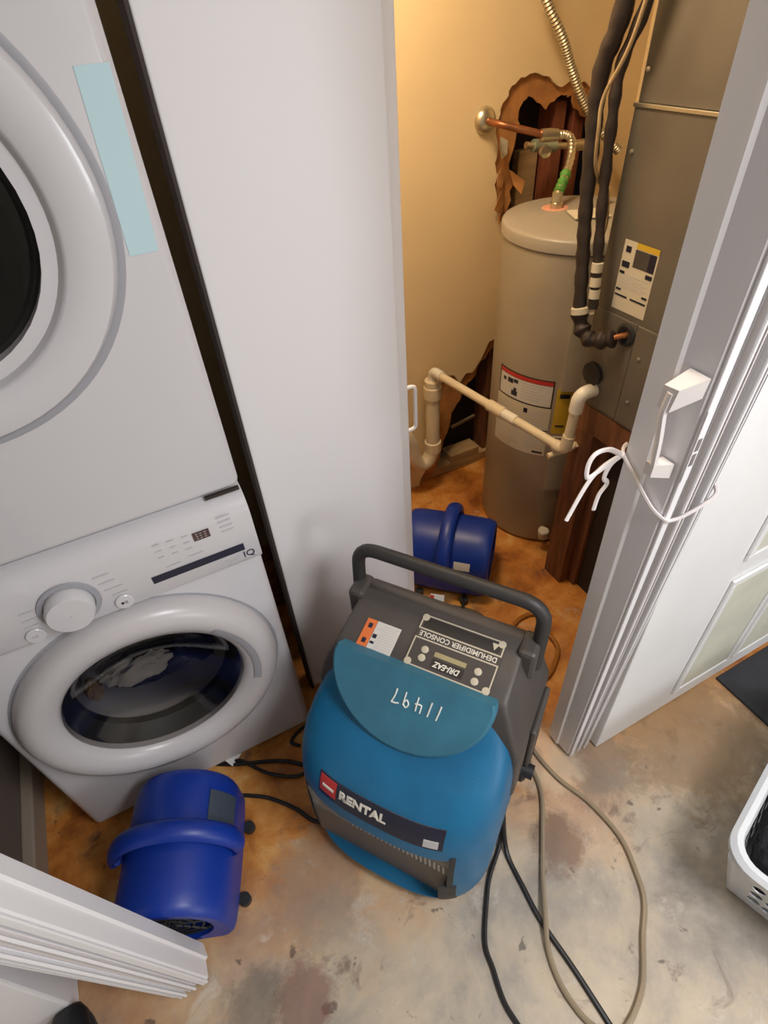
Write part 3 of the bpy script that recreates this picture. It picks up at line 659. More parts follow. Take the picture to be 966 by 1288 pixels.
# ------------------------------------------------------------------ folding doors
def folding_door(root, s, w=.085, h_=2.18, nf=5, dx=.0125, flare=.020, fan=.010):
    """local frame: lead post at x=0 facing away from s; folds stack towards +s*x; y=0 is the camera-side edge of the post.
    The bundle is squeezed at the floor and spreads a little towards its track."""
    def post(z):
        ww = w + flare * z
        return [V((s * x, y, z)) for (x, y) in ((.006, ww), (-.002, ww - .004), (-.005, ww * .54), (.001, ww * .5), (.004, .004), (.010, 0), (.020, 0), (.020, ww))]
    finish('lead_post', loft([post(z) for z in (.012, h_)]), M['vinyl'], root)
    finish('post_trim', box(min(s * .006, s * .021), max(s * .006, s * .021), -.006, .0, .012, h_, .002), M['vinyl'], root)
    def X(k, z): return .024 + k * dx + (k + 1) / nf * fan * z
    def Y(k, z): return (-.004 if int(k) % 2 else .004) - (k + 1) / nf * .016 * z
    for k in range(nf):
        zb = .014 + .006 * (k % 3)
        for (ka, kb, front) in ((k, k + .5, True), (k + .5, k + 1, False)):
            rgs = []
            for z in (zb, h_):
                bk_ = w + flare * z - .006
                a_ = V((X(ka, z) + (0 if front else .0012), Y(k, z) if front else bk_, z)); b_ = V((X(kb, z) - (0 if front else .0012), bk_ if front else Y(k, z), z))
                nn = V((-(b_ - a_).y, (b_ - a_).x, 0)).normalized() * .0016
                rgs.append([V((s * q.x, q.y, q.z)) for q in (a_ + nn, a_ - nn, b_ - nn, b_ + nn)])
            finish('slat', loft(rgs), M['vinyl_warm' if k == 1 else 'vinyl'], root)
        finish('hinge_bead', tube([(s * X(k, zb), Y(k, zb), zb), (s * X(k, h_), Y(k, h_), h_)], .0034, 8), M['vinyl'], root, True)

fr = thing('folding_door', 'white accordion folding door bundled at right, tied with white string', 'folding door', (.757, .472, 0), rot=(.030, -.027, 0))
folding_door(fr, 1)
DZ, DY = .06, -.008
hp = [(-.006, .030, 1.255), (-.032, .044, 1.235), (-.034, .046, 1.20), (-.030, .040, 1.15), (-.028, .036, 1.10), (-.006, .030, 1.075)]
def sh_(q): return V((q[0], q[1] + DY, q[2] + DZ))
hd = finish('handle', tube([sh_(q) for q in rounded(hp[1:5], .01, 3)], .0062, 8, flat=1.5), M['vinyl_warm'], fr, True)
finish('handle_foot', loft([[sh_(q) for q in ((-.001, .012, 1.262), (-.001, .048, 1.262), (-.001, .050, 1.232), (-.001, .014, 1.228))], [sh_(q) for q in ((-.036, .030, 1.245), (-.036, .056, 1.242), (-.038, .056, 1.205), (-.038, .034, 1.205))]]), M['vinyl_warm'], hd)
finish('handle_foot', loft([[sh_(q) for q in ((-.001, .018, 1.100), (-.001, .042, 1.100), (-.001, .042, 1.070), (-.001, .018, 1.070))], [sh_(q) for q in ((-.034, .030, 1.102), (-.034, .046, 1.102), (-.034, .046, 1.078), (-.034, .030, 1.078))]]), M['vinyl_warm'], hd)
lt = finish('latch_plate', box(.004, .019, -.0082, -.0062, 1.13, 1.27, .0006), M['vinyl'], fr)
for z in (1.165, 1.195): finish('latch_slot', box(.0065, .0145, -.0092, -.0084, z, z + .024), M['sealgrey'], lt)

fl2 = thing('folding_door', 'white accordion folding door bundled at the lower left corner', 'folding door', (-.352, .462, 0), rot=(0, R(-5.6), 0))
folding_door(fl2, -1, w=.080, flare=.0, fan=0.0)

# white string round the right folding door
fm4 = Matrix.Translation(fr.location) @ fr.rotation_euler.to_matrix().to_4x4()
ps = [fm4 @ V(q) for q in ((.012, .118, 1.125), (-.0075, .104, 1.12), (-.009, .055, 1.085), (-.004, .020, 1.055), (.006, -.0035, 1.04), (.018, -.011, 1.038), (.045, -.020, 1.05), (.088, -.026, 1.075), (.100, -.012, 1.085))]
sb = thing('tie_string', 'white string tied in a bow around the right folding door', 'string', ps[1])
finish('wrap', rel(tube(spline(ps, 8), .0032, 6, flat=1.7), sb), M['string'], sb, True)
K0 = ps[1] + V((-.004, .0, 0))
def bow(pts, r): return rel(tube(spline([K0 + V(q) for q in pts], 8), r, 6, flat=1.5), sb)
finish('knot', rel(lump(K0, (.007, .007, .006), 2, .1, 2), sb), M['string'], sb, True)
finish('bow_loop', bow([(0, 0, 0), (-.035, .0, .025), (-.066, .0, .028), (-.078, .0, .008), (-.072, -.0, -.022), (-.045, -.0, -.016), (0, 0, -.002)], .0034), M['string'], sb, True)
finish('tail', bow([(0, 0, 0), (-.04, .0, -.010), (-.070, .0, -.038), (-.108, -.005, -.105)], .0032), M['string'], sb, True)
finish('tail', bow([(0, 0, 0), (-.022, 0, -.014), (-.030, 0, -.040), (-.018, 0, -.058), (-.032, 0, -.080), (-.036, 0, -.115)], .0032), M['string'], sb, True)

# ------------------------------------------------------------------ white panelled door at the right
pd = thing('panelled_door', 'white door with a raised cream lower panel behind the right folding door', 'door', (1.25, .47, 0))
finish('slab', rel(box(.853, 1.66, .452, .487, .006, 2.05, .003), pd), M['doorwhite'], pd)
for (x0, x1, z0, z1) in ((1.16, 1.36, .11, .60), (1.42, 1.62, .11, .60), (1.16, 1.36, .72, 1.45), (1.42, 1.62, .72, 1.45)):
    q = finish('raised_panel', rel(box(x0, x1, .445, .4515, z0, z1, .003), pd), M['creampanel'], pd)
    mo = NB()
    for (e0, e1, f0, f1) in ((x0 - .022, x1 + .022, z0 - .022, z0 - .004), (x0 - .022, x1 + .022, z1 + .004, z1 + .022), (x0 - .022, x0 - .004, z0 - .004, z1 + .004), (x1 + .004, x1 + .022, z0 - .004, z1 + .004)):
        add_box(mo, e0, e1, .443, .4515, f0, f1, .002)
    finish('moulding', rel(mo, pd), M['doorwhite'], q)

# ------------------------------------------------------------------ dehumidifier
dh = thing('dehumidifier', 'blue and charcoal portable dehumidifier with black handle on the concrete floor', 'dehumidifier', (.309, .596, 0), R(-54))
def sl(z, hw, yf, ys, yb=.215, p_=2.7, n=28):
    out = [V((-hw * .94, yb, z)), V((-hw, yb - .03, z))]
    for k in range(n + 1):
        t = -PI / 2 + PI * k / n
        sx = math.copysign(abs(math.sin(t)) ** (2 / p_), math.sin(t)); cx = abs(math.cos(t)) ** (2 / p_)
        out.append(V((hw * sx, ys - (ys - yf) * cx, z)))
    out += [V((hw, yb - .03, z)), V((hw * .94, yb, z))]
    return out
SL = [(.004, .205, -.205, -.07), (.015, .225, -.228, -.08), (.05, .242, -.250, -.09), (.12, .250, -.258, -.10), (.22, .252, -.258, -.10), (.32, .252, -.250, -.095), (.38, .251, -.240, -.09),
      (.42, .250, -.226, -.08), (.46, .247, -.200, -.065), (.50, .240, -.148, -.035), (.53, .230, -.090, -.01), (.56, .217, -.066, 0.01), (.60, .200, -.036, .03), (.635, .186, -.010, .05), (.642, .18, -.004, .055)]
cab = loft([sl(*q) for q in SL])
for f in cab.faces: f.smooth = True
cut1 = box(-.198, .182, -.40, -.214, .062, .345, .004)
cab = boolean(cab, [cut1])
finish('body_shell', cab, M['blue'], dh, 32)
g = finish('intake_grille', box(-.196, .180, -.2175, -.2142, .064, .225), M['mesh'], dh, label='dark wire mesh intake grille')
finish('dusty_ledge', box(-.194, .178, -.2165, -.2142, .2255, .343), mat('dusty_plastic', (.30, .28, .25), .7, var=.5, vscale=22), dh)
fins = NB()
for k in range(22): add_box(fins, -.08 + k * .0115, -.0755 + k * .0115, -.2185, -.2167, .228, .275, .0, None)
finish('cooling_fins', fins, mat('dull_fin', (.5, .49, .46), .5, .3), dh, kind='stuff')
# name strip above the grille, following the bulged front
def front_y(x, z):
    for q0, q1 in zip(SL, SL[1:]):
        if q0[0] <= z <= q1[0]:
            t = (z - q0[0]) / (q1[0] - q0[0]); hw, yf, ys = [q0[i] + (q1[i] - q0[i]) * t for i in (1, 2, 3)]
            return ys - (ys - yf) * (max(0, 1 - abs(x / hw) ** 2.7)) ** (1 / 2.7)
def front_patch(x0, x1, z0, z1, off, n=16, mz=3):
    bm = NB(); g_ = []
    for o_ in (off, -.003):
        g_.append([[bm.verts.new(V((x0 + (x1 - x0) * i / n, front_y(x0 + (x1 - x0) * i / n, z0 + (z1 - z0) * j / mz) - o_, z0 + (z1 - z0) * j / mz))) for i in range(n + 1)] for j in range(mz + 1)])
    for s_ in g_:
        for j in range(mz):
            for i in range(n): bm.faces.new((s_[j][i], s_[j][i + 1], s_[j + 1][i + 1], s_[j + 1][i]))
    A, B = g_
    for i in range(n):
        bm.faces.new((A[0][i], A[0][i + 1], B[0][i + 1], B[0][i])); bm.faces.new((A[mz][i], A[mz][i + 1], B[mz][i + 1], B[mz][i]))
    for j in range(mz):
        bm.faces.new((A[j][0], A[j + 1][0], B[j + 1][0], B[j][0])); bm.faces.new((A[j][n], A[j + 1][n], B[j + 1][n], B[j][n]))
    return bm
finish('grille_frame', front_patch(-.207, -.196, .056, .335, .002, 2, 6), M['blackrub'], dh)
finish('grille_frame', front_patch(.178, .190, .20, .36, .002, 2, 5), M['blackrub'], dh)
finish('grille_frame', front_patch(.160, .198, .048, .20, .003, 4, 5), M['blackrub'], dh)
ns = finish('name_strip', front_patch(-.150, .160, .386, .442, .0015), M['ink'], dh, True, label='dark strip with white RENTAL lettering')
finish('red_emblem', front_patch(-.146, -.100, .398, .438, .0028, 6), M['red'], ns)
finish('emblem_text', front_patch(-.138, -.106, .415, .421, .0036, 4), M['cream_ink'], ns)
finish('strip_fineprint', front_patch(.118, .150, .392, .412, .0028, 4), M['print_grey'], ns)
def curve_text(name, body, x0, x1, zc, size, m, parent, bold=0):
    cu = bpy.data.curves.new(name, 'FONT'); cu.body = body; cu.size = size; cu.align_x = 'CENTER'; cu.align_y = 'CENTER'; cu.offset = bold; cu.extrude = .0005
    o = bpy.data.objects.new(name, cu); COL.objects.link(o); dg = bpy.context.evaluated_depsgraph_get(); dg.update()
    me = bpy.data.meshes.new_from_object(o.evaluated_get(dg)); bpy.data.objects.remove(o); bpy.data.curves.remove(cu)
    xs = [v.co.x for v in me.vertices]; a_, b_ = min(xs), max(xs)
    for v in me.vertices:
        x = x0 + (v.co.x - a_) / (b_ - a_) * (x1 - x0); z = zc + v.co.y
        v.co = V((x, front_y(x, z) - .0022 - v.co.z * 1.0 - .0006, z))
    return link_mesh(name, me, m, parent)
curve_text('strip_lettering', 'RENTAL', -.090, .030, .419, .027, M['cream_ink'], ns, .0010)

# charcoal rear housing with sloping console, built up in level slices: (z, front y, back y, half width)
RH = [(.10, .200, .236, .245), (.12, .190, .240, .2575), (.27, .060, .246, .2585), (.31, -.018, .246, .2585), (.42, -.020, .243, .2585), (.50, -.022, .236, .2575),
      (.56, -.018, .228, .240), (.60, -.012, .222, .226), (.640, .004, .208, .208), (.650, .018, .203, .2045), (.664, .078, .199, .2025), (.678, .132, .192, .2005), (.685, .152, .180, .198)]
def rh_ring(z, y0, y1, hw):
    c = (y0 + y1) / 2; r_ = min(.012, (y1 - y0) * .45)
    return [V((x, c + y, z)) for (x, y) in ngon_rr(hw, (y1 - y0) / 2, r_, 4)]
finish('rear_housing', loft([rh_ring(*q) for q in RH]), M['charcoal'], dh, 30)
for s in (-1, 1):
    finish('side_bracket', box(min(s * .2570, s * .272), max(s * .2570, s * .272), .070, .205, .30, .475, .006), M['charcoal'], dh)
    finish('cord_hook', tube([(s * .258, .075, .275), (s * .288, .075, .275)], .019, 14), M['blackrub'], dh, True)
    finish('handle_mount', box(min(s * .190, s * .232), max(s * .190, s * .232), .120, .190, .60, .692, .010), M['charcoal'], dh)
    finish('wheel', lathe([(.015, 0), (.075, .0), (.085, .008), (.085, .036), (.075, .044), (.015, .044)], axis_mx((s * .225, .215, .085), (s, 0, 0)), 28, cap0=True, cap1=True), M['blackrub'], dh, True)
hpth = rounded([(-.226, .165, .60), (-.226, .182, .79), (.226, .182, .79), (.226, .165, .60)], .055, 7)
finish('handle', tube(hpth, .0165, 14), M['handle'], dh, True)
# top disc, slightly faded
tilt = V((0, -.095, -.13)).normalized(); dn_ = V((1, 0, 0)).cross(tilt); dn_ = -dn_ if dn_.z < 0 else dn_
Dm = Matrix((V((1, 0, 0)), -tilt, dn_)).transposed().to_4x4(); Dm.translation = V((0, -.008, .656))
half = [(-.187, .012)] + [(.192 * math.cos(PI + PI * k / 30), .168 * math.sin(PI + PI * k / 30) - .004) for k in range(31)] + [(.187, .012)]
def disc_ring(z, k): return [Dm @ V((x * k, .012 + (y - .012) * k, z)) for (x, y) in half]
tp = finish('top_disc', loft([disc_ring(-.03, .985), disc_ring(.004, 1.0), disc_ring(.010, .99), disc_ring(.013, .965)]), M['blue_worn'], dh, 30, label='faded blue half-round top cover')
cx_ = .033
def stroke(pts):
    return tube([Dm @ V((x, y, .0136)) for (x, y) in spline_2(pts)], .0019, 6, flat=.4)
def spline_2(pts): return [(q.x, q.y) for q in spline([(x, y, 0) for (x, y) in pts], 5)]
mk = NB()
def add_stroke(pts):
    add_tube(mk, [Dm @ V((x, y, .0138)) for (x, y) in spline_2(pts)], .0018, 6)
# handwritten number, read from the handle side (x and y both reversed)
def dg_(x, pts): add_stroke([(x - px * .020, -.050 - (py - .5) * .034) for (px, py) in pts])
xs = [.083, .062, .040, .012, -.012]
dg_(xs[0], [(.1, 0), (.2, .5), (.35, 1)]); dg_(xs[1], [(.1, 0), (.2, .5), (.3, 1)])
dg_(xs[2], [(.1, 1), (.05, .6), (.15, .45), (.8, .5)]); dg_(xs[2], [(.6, .95), (.6, .5), (.55, 0)])
dg_(xs[3], [(.65, .85), (.35, 1), (.1, .75), (.35, .5), (.65, .7), (.7, .9), (.65, .4), (.6, 0)])
dg_(xs[4], [(0, .9), (.4, .98), (.85, 1)]); dg_(xs[4], [(.85, 1), (.6, .5), (.5, 0)])
finish('marker_number', mk, M['white_ink'], tp, label='handwritten white number 11497')
# console: sticker and control plate
cn = V((0, .143, .036)).normalized(); Cm0 = Matrix((V((-1, 0, 0)), -cn, V((-1, 0, 0)).cross(-cn))).transposed().to_4x4()
def cpl(x, y, off=.0): 
    m = Cm0.copy(); m.translation = V((x, y, .648 + (y - .012) * .2517 + off)); return m
st_ = finish('caution_sticker', bars([(-.030, .030, -.036, .036)], cpl(-.099, .050, .0006), .0012), M['paper'], dh, label='white sticker with orange warning band')
finish('orange_band', bars([(.031, .056, -.036, .036)], cpl(-.099, .050, .0006), .0013), M['orange'], st_)
finish('sticker_lines', bars([(-.026, .014 + .004 * (k % 3), -.030 + k * .006, -.0282 + k * .006) for k in range(11)], cpl(-.099, .050, .0006), .0016), M['print_grey'], st_, kind='stuff')
finish('sticker_marks', bars([(.038, .048, -.026, -.014), (.038, .048, .012, .024), (.018, .028, -.004, .006), (.018, .028, .014, .020)], cpl(-.099, .050, .0006), .0017), M['ink'], st_)
cp_ = finish('control_plate', bars([(-.100, .100, -.066, .062)], cpl(.064, .077, .0006), .0015), M['plate'], dh, label='dark control plate with beige outlines')
def P_(x0, x1, y0, y1): return (x0, x1, y0, y1)
ln = [(-.098, .098, -.064, -.061), (-.098, .098, -.031, -.028), (-.098, -.095, -.064, -.031), (.095, .098, -.064, -.031),
      (-.098, .098, -.008, -.005), (-.098, .098, .057, .060), (-.098, -.095, -.005, .057), (.095, .098, -.005, .057)]
finish('plate_outline', bars(ln, cpl(.064, .077, .0006), .0022), M['plate_line'], cp_)
finish('dark_window', bars([(-.090, .090, -.058, -.034)], cpl(.064, .077, .0006), .0020), M['window_dark'], cp_)
bm = NB(); cm_ = cpl(.064, .077, .0006)
vv = [bm.verts.new(cm_ @ V(q)) for q in ((-.086, -.054, .0024), (-.070, -.054, .0024), (-.078, -.038, .0024))]; bm.faces.new(vv)
r_ = bmesh.ops.extrude_face_region(bm, geom=bm.faces[:]); bmesh.ops.translate(bm, verts=[q for q in r_['geom'] if isinstance(q, bmesh.types.BMVert)], vec=(0, 0, .0005))
finish('warning_triangle', bm, M['plate_line'], cp_)
text('plate_title', 'DEHUMIDIFIER CONSOLE', cm_ @ Matrix.Translation((0, -.0185, .0020)), .017, M['cream_ink'], cp_, width=.182, bold=.0002)
finish('lcd_window', bars([(-.034, .040, .012, .023)], cm_, .0024), mat('lcd_beige', (.36, .31, .16), .3), cp_)
finish('brand_patch', bars([(-.034, .040, .028, .050)], cm_, .0021), M['window_dark'], cp_)
text('brand_text', 'DRI-EAZ', cm_ @ Matrix.Translation((.003, .039, .0023)), .018, M['cream_ink'], cp_, width=.062, bold=.0005, shear=.25)
for (x, y) in ((-.062, .020), (-.062, .043), (.064, .016), (.064, .036)):
    finish('push_button', lathe([(.0085, .0015), (.0085, .0032), (.007, .0038), (.0005, .004)], cm_ @ Matrix.Translation((x, y, 0)), 18), M['plate_line'], cp_, True)
for (x, y) in ((-.091, -.057), (.091, -.057), (-.091, .053), (.091, .053)):
    sc_ = finish('corner_boss', lathe([(.0085, .0015), (.0085, .0028), (.004, .0032), (.0005, .003)], cm_ @ Matrix.Translation((x, y, 0)), 14), M['plate_line'], cp_, True)

# ------------------------------------------------------------------ blue air movers
def air_mover(label, loc, rz, group='blue air movers'):
    """local: barrel axis along y, label side towards +x"""
    t = thing('air_mover', label, 'air mover', loc, rz, group)
    rb, L_ = .138, .165
    def ring(y, k):
        out = []
        for i in range(40):
            a_ = 2 * PI * i / 40; x, z = rb * k * math.cos(a_), rb * k * math.sin(a_)
            if z < 0: x = math.copysign(min(rb * k, abs(x) + .05 * (-z / rb)), x) ; z = max(z, -.118 * k * rb / .138) 
            out.append(V((x, y, .140 + z)))
        return out
    bmb = loft([ring(-L_, .80), ring(-L_, .90), ring(-L_ + .008, .955), ring(-L_ + .022, .985), ring(-L_ + .05, 1.0), ring(0, 1.015), ring(L_ - .05, 1.0), ring(L_ - .022, .985), ring(L_ - .008, .955), ring(L_, .90), ring(L_, .80)])
    dep = axis_mx((0, -L_ - .05, .145), (0, 1, 0)); dep2 = axis_mx((0, L_ + .05, .145), (0, -1, 0))
    bmb = boolean(bmb, [lathe([(.100, 0), (.100, .09)], dep, 36, cap0=True, cap1=True), lathe([(.100, 0), (.100, .09)], dep2, 36, cap0=True, cap1=True)])
    finish('barrel', bmb, M['fan'], t, 36)
    for s in (-1, 1):
        gr = NB()
        for rr in (.03, .053, .076, .097): add_tube(gr, [(rr * math.cos(2 * PI * k / 28), s * (L_ - .012), 0.145 + rr * math.sin(2 * PI * k / 28)) for k in range(28)], .0028, 6, closed=True)
        for k in range(8): add_tube(gr, [(.01 * math.cos(k * PI / 4), s * (L_ - .012), 0.145 + .01 * math.sin(k * PI / 4)), (0.098 * math.cos(k * PI / 4), s * (L_ - .012), 0.145 + .098 * math.sin(k * PI / 4))], .0028, 6)
        finish('guard_grille', gr, M['blackrub'], t, True)
        finish('hub', lathe([(.001, .0), (.032, 0), (.034, .03)], axis_mx((0, s * (L_ - .018), .145), (0, -s, 0)), 20), M['blackrub'], t, True)
    # handle strap arching over the barrel
    hp_ = [V((math.cos(a_) * .160, 0, .145 + math.sin(a_) * .160)) for a_ in [R(14 + k * 8) for k in range(20)]]
    hp_ = [V((.138, 0, .155)), V((.153, 0, .165))] + hp_[1:] + [V((-.138, 0, .20))]
    hb = NB(); rgs = []
    for i, q in enumerate(hp_):
        c_ = V((0, 0, .145)); n_ = (q - c_).normalized(); tt = V((0, 1, 0)); k = 1.0
        rgs.append([q + tt * (.027 * math.cos(2 * PI * j / 12)) + n_ * (.017 * math.sin(2 * PI * j / 12)) for j in range(12)])
    finish('handle', loft(rgs), M['fan'], t, True)
    def lab(y0, y1, a0, a1, rr):
        g2 = []
        for k in range(7):
            a_ = R(a0 + (a1 - a0) * k / 6); c_, s_ = math.cos(a_), math.sin(a_)
            g2.append([V((c_ * rr, y0, .14 + s_ * rr)), V((c_ * (rr + .0015), y0, .14 + s_ * (rr + .0015))), V((c_ * (rr + .0015), y1, .14 + s_ * (rr + .0015))), V((c_ * rr, y1, .14 + s_ * rr))])
        return loft(g2)
    lb_ = finish('rating_label', lab(*((.035, .110, 12, 50) if rz > -.8 else (.040, .100, 14, 27)), .1400), M['fan_lab' if rz > -.8 else 'paper'], t, label='small printed label beside the handle end')
    for s in (-1, 1):
        for sy in (-1, 1): finish('foot', lathe([(.014, 0), (.016, .004), (.016, .024)], Matrix.Translation((s * .142, sy * .088, 0)), 14, cap0=True, cap1=True), M['blackrub'], t, True)
    return t
air_mover('blue barrel air mover in front of the washing machine at lower left', (-.330, .712, 0), R(-21))
air_mover('blue barrel air mover beside the water heater, behind the dehumidifier', (.850, 1.290, 0), R(-134))

# ------------------------------------------------------------------ cords and hoses
def cord(name, pts, r, m, label, cat, n=10, group=None):
    o = finish(name, tube(spline(pts, n), r, 8), m, smooth=True); return tag(o, label, cat, group)
cord('power_cord', [(.455, .41, .09), (.44, .375, .012), (.372, .325, .006), (.333, .285, .006), (.275, .21, .006), (.262, .157, .006), (.25, .10, .006), (.253, .052, .006), (.27, -.05, .006), (.31, -.2, .006)], .0062, M['cord'], 'black power cord curving forward from the dehumidifier, the left of two', 'cord')
cord('power_cord', [(.462, .405, .11), (.45, .372, .03), (.437, .33, .006), (.43, .26, .006), (.424, .179, .006), (.432, .07, .006), (.436, -.044, .006), (.44, -.2, .006)], .0066, M['cord'], 'black power cord running straight forward over the clear hose', 'cord')
cord('drain_hose', [(.70, .70, .02), (.665, .57, .008), (.645, .50, .008), (.620, .422, .008), (.55, .33, .008), (.493, .26, .0085), (.435, .18, .022), (.399, .119, .0085), (.385, .05, .008), (.397, -.023, .0085), (.435, -.06, .008), (.474, -.064, .008), (.55, -.03, .008),
                    (.621, .037, .008), (.68, .09, .008), (.709, .144, .008), (.735, .23, .008), (.724, .34, .008), (.69, .44, .008), (.685, .56, .008), (.735, .66, .02)], .0066, M['hose'], 'clear tan drain hose lying in a long loop on the floor', 'hose')
cord('drain_hose', [(.74, .66, .03), (.80, .704, .01), (.891, .719, .01), (.965, .765, .01), (.99, .80, .012), (1.0, .86, .01), (1.03, .905, .01), (1.0, .95, .01), (.93, .95, .01), (.84, .90, .01), (.76, .84, .012)], .0082, M['hose_or'], 'amber hose coiled on the orange closet floor', 'hose')
cord('power_cord', [(-.255, .965, .012), (-.26, .985, .006), (-.235, .995, .006), (-.19, .965, .008), (-.138, .935, .012), (-.05, .90, .006), (.013, .861, .006), (.07, .80, .006), (.10, .74, .006)], .006, M['cord'], 'black cord running from under the washer to the dehumidifier', 'cord')
cord('power_cord', [(-.215, .905, .006), (-.191, .864, .006), (-.14, .832, .006), (-.088, .795, .006), (-.03, .73, .006), (.004, .675, .006), (.05, .64, .006)], .006, M['cord'], 'black cord from the left air mover to the dehumidifier', 'cord')
cord('power_cord', [(-.165, .955, .006), (-.13, .94, .018), (-.07, .865, .016), (.0, .82, .006), (.045, .815, .006)], .0055, M['cord'], 'black cord crossing beside the white paper tag', 'cord')
cord('power_cord', [(.05, .90, .006), (.03, .93, .006), (.09, .955, .006), (.13, .93, .006)], .0055, M['cord'], 'short black cord loop under the right corner of the washer', 'cord')
cord('power_cord', [(.62, 1.17, .006), (.66, 1.185, .006), (.72, 1.16, .006), (.778, 1.117, .006), (.83, 1.05, .006), (.835, .97, .006), (.78, .90, .006)], .006, M['cord'], 'black cord curving past the air mover in the heater closet', 'cord')
cord('power_cord', [(.83, 1.15, .02), (.80, 1.11, .018), (.77, 1.08, .006), (.70, 1.05, .006), (.66, 1.0, .006)], .006, M['cord'], 'black cord from the closet air mover to the dehumidifier', 'cord')
tg = finish('paper_tag', box(-.022, .022, -.016, .016, 0, .0015, 0, Matrix.Translation((-.150, .962, .022)) @ Matrix.Rotation(R(35), 4, 'Z') @ Matrix.Rotation(R(28), 4, 'X')), M['paper'])
tag(tg, 'small white paper tag on a cord below the washer', 'tag')
tg2 = thing('paper_tag', 'small white and red paper tag behind the dehumidifier console', 'tag', (.585, .955, .30), R(-40))
finish('tag_sheet', box(-.022, .022, -.001, .001, 0, .05, 0, Matrix.Rotation(R(-30), 4, 'X')), M['paper'], tg2)
finish('red_corner', box(-.022, -.010, -.002, .0, .006, .046, 0, Matrix.Rotation(R(-30), 4, 'X')), M['red'], tg2)

# ------------------------------------------------------------------ laundry basket at the right edge
BR = R(17); bz = .27
bk = thing('laundry_basket', 'white plastic laundry basket with oval slots at right edge', 'laundry basket', (1.158, -.035, 0), BR)
BX, BY = .30, .185
def rim_ring(hx, hy, z, r): return [V((x, y, z)) for (x, y) in ngon_rr(hx, hy, r, 6)]
finish('rim', loft([rim_ring(BX, BY, bz - .028, .06), rim_ring(BX + .014, BY + .014, bz - .026, .07), rim_ring(BX + .016, BY + .016, bz - .006, .07), rim_ring(BX + .006, BY + .006, bz + .004, .066), rim_ring(BX - .006, BY - .006, bz + .003, .058), rim_ring(BX - .012, BY - .012, bz - .006, .05), rim_ring(BX - .012, BY - .012, bz - .028, .05)], False, False), M['basket'], bk, True)
BI = .055
def side(hx0, hx1, orient):
    """trapezoid side with slots; local x along side, y up the slope"""
    hgt = bz - .02; hole = []; rows = 4
    for r_i in range(rows):
        yb = .05 + r_i * .052; n_ = 9 if hx1 > .2 else 6
        for k in range(n_):
            hxx = (hx0 + (hx1 - hx0) * yb / hgt) - .055
            x = -hxx + 2 * hxx * k / (n_ - 1)
            hole.append([(x + .0145 * math.cos(2 * PI * q / 10), yb + .021 * math.sin(2 * PI * q / 10)) for q in range(10)])
    return [[(-hx0, 0), (hx0, 0), (hx1, hgt), (-hx1, hgt)]] + hole
for (nm, hx0, hx1, off, rz_) in (('long_side', BX - BI, BX, BY, 0), ('long_side', BX - BI, BX, BY, 180), ('short_side', BY - BI, BY, BX, 90), ('short_side', BY - BI, BY, BX, -90)):
    rm = Matrix.Rotation(R(rz_), 4, 'Z')
    fm_ = rm @ frame((0, -(off - BI), .012), (1, 0, 0), (0, -BI, bz - .02))
    finish(nm, plate(side(hx0 - .004, hx1 - .022, 0), fm_, -.003, 0), M['basket'], bk)
for (sx, sy) in ((1, 1), (1, -1), (-1, 1), (-1, -1)):
    pts0 = [V((sx * (BX - BI - .002), sy * (BY - BI - .006), .012)), V((sx * (BX - BI - .006), sy * (BY - BI - .002), .012))]
    pth = [V((sx * (BX - BI - .008), sy * (BY - BI - .008), .012)), V((sx * (BX - .014), sy * (BY - .014), bz - .022))]
    finish('corner_rib', tube(pth, [.010, .016], 12), M['basket'], bk, True)
finish('base', box(-(BX - BI), BX - BI, -(BY - BI), BY - BI, 0, .014, .004), M['basket'], bk)
cr_ = lump((0, 0, 0), (1, 1, 1), 7, .06, 5, 3.0)
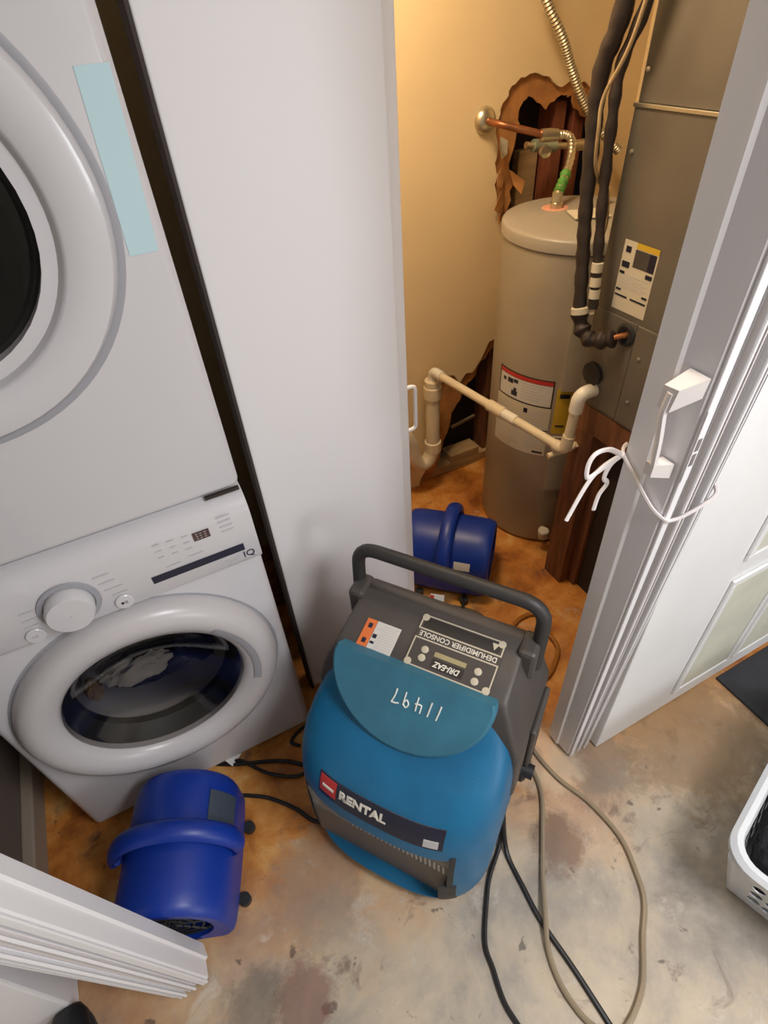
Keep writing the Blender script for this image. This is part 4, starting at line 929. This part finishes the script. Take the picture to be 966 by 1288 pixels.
for v in cr_.verts:
    q = v.co.copy(); sq = [math.copysign(abs(q[i]) ** .42, q[i]) for i in range(3)]
    z = .128 + sq[2] * .112 + (.022 * noise.fractal(V((q.x * 3, q.y * 3, 4)), .7, 2, 4) if sq[2] > 0 else 0)
    g_ = BI * (z - .012) / (bz - .02)
    v.co = V((sq[0] * (BX - BI - .016 + g_), sq[1] * (BY - BI - .016 + g_), z))
bmesh.ops.transform(cr_, matrix=Matrix.Translation(bk.location) @ Matrix.Rotation(BR, 4, 'Z'), verts=cr_.verts)
tag(finish('clothes_heap', cr_, M['cloth_dark'], smooth=True), 'heap of black clothes in the laundry basket', 'clothes', kind='stuff')
tag(finish('garment', lump((1.08, -.01, .262), (.08, .05, .03), 9, .4), M['cloth_teal'], smooth=True), 'dark teal garment on top of the basket clothes', 'garment')
# dark mat beyond the basket and a shoe toe at the lower left
tag(finish('floor_mat', box(1.36, 2.30, -.55, .44, 0, .012, .003, Matrix.Rotation(R(0), 4, 'Z')), M['matdark']), 'dark charcoal floor mat beside the white door', 'mat')
sh = thing('shoe', 'black rounded shoe toe at the bottom left corner', 'shoe', (-.650, .432, 0), R(96))
def shoe_ring(x, hw, hh, z0): return [V((x, hw * math.cos(2 * PI * k / 16), z0 + hh * (.5 + .5 * math.sin(2 * PI * k / 16)))) for k in range(16)]
finish('upper', loft([shoe_ring(.13, .012, .02, .022), shoe_ring(.122, .03, .045, .02), shoe_ring(.10, .043, .06, .02), shoe_ring(.05, .048, .07, .02), shoe_ring(-.03, .043, .09, .02), shoe_ring(-.10, .038, .10, .02), shoe_ring(-.13, .02, .08, .02)]), M['shoe'], sh, True)
finish('sole', loft([[V((x * k, y * k, z)) for (x, y) in [(-.135 + .0, 0)] + [(.005 + .135 * math.cos(t_), .05 * math.sin(t_)) for t_ in [R(-170 + q * 17) for q in range(21)]]] for (z, k) in ((0, .96), (.004, 1), (.022, 1))]), M['blackrub'], sh)

for o in list(bpy.data.objects):
    if '_c' in o: del o['_c']
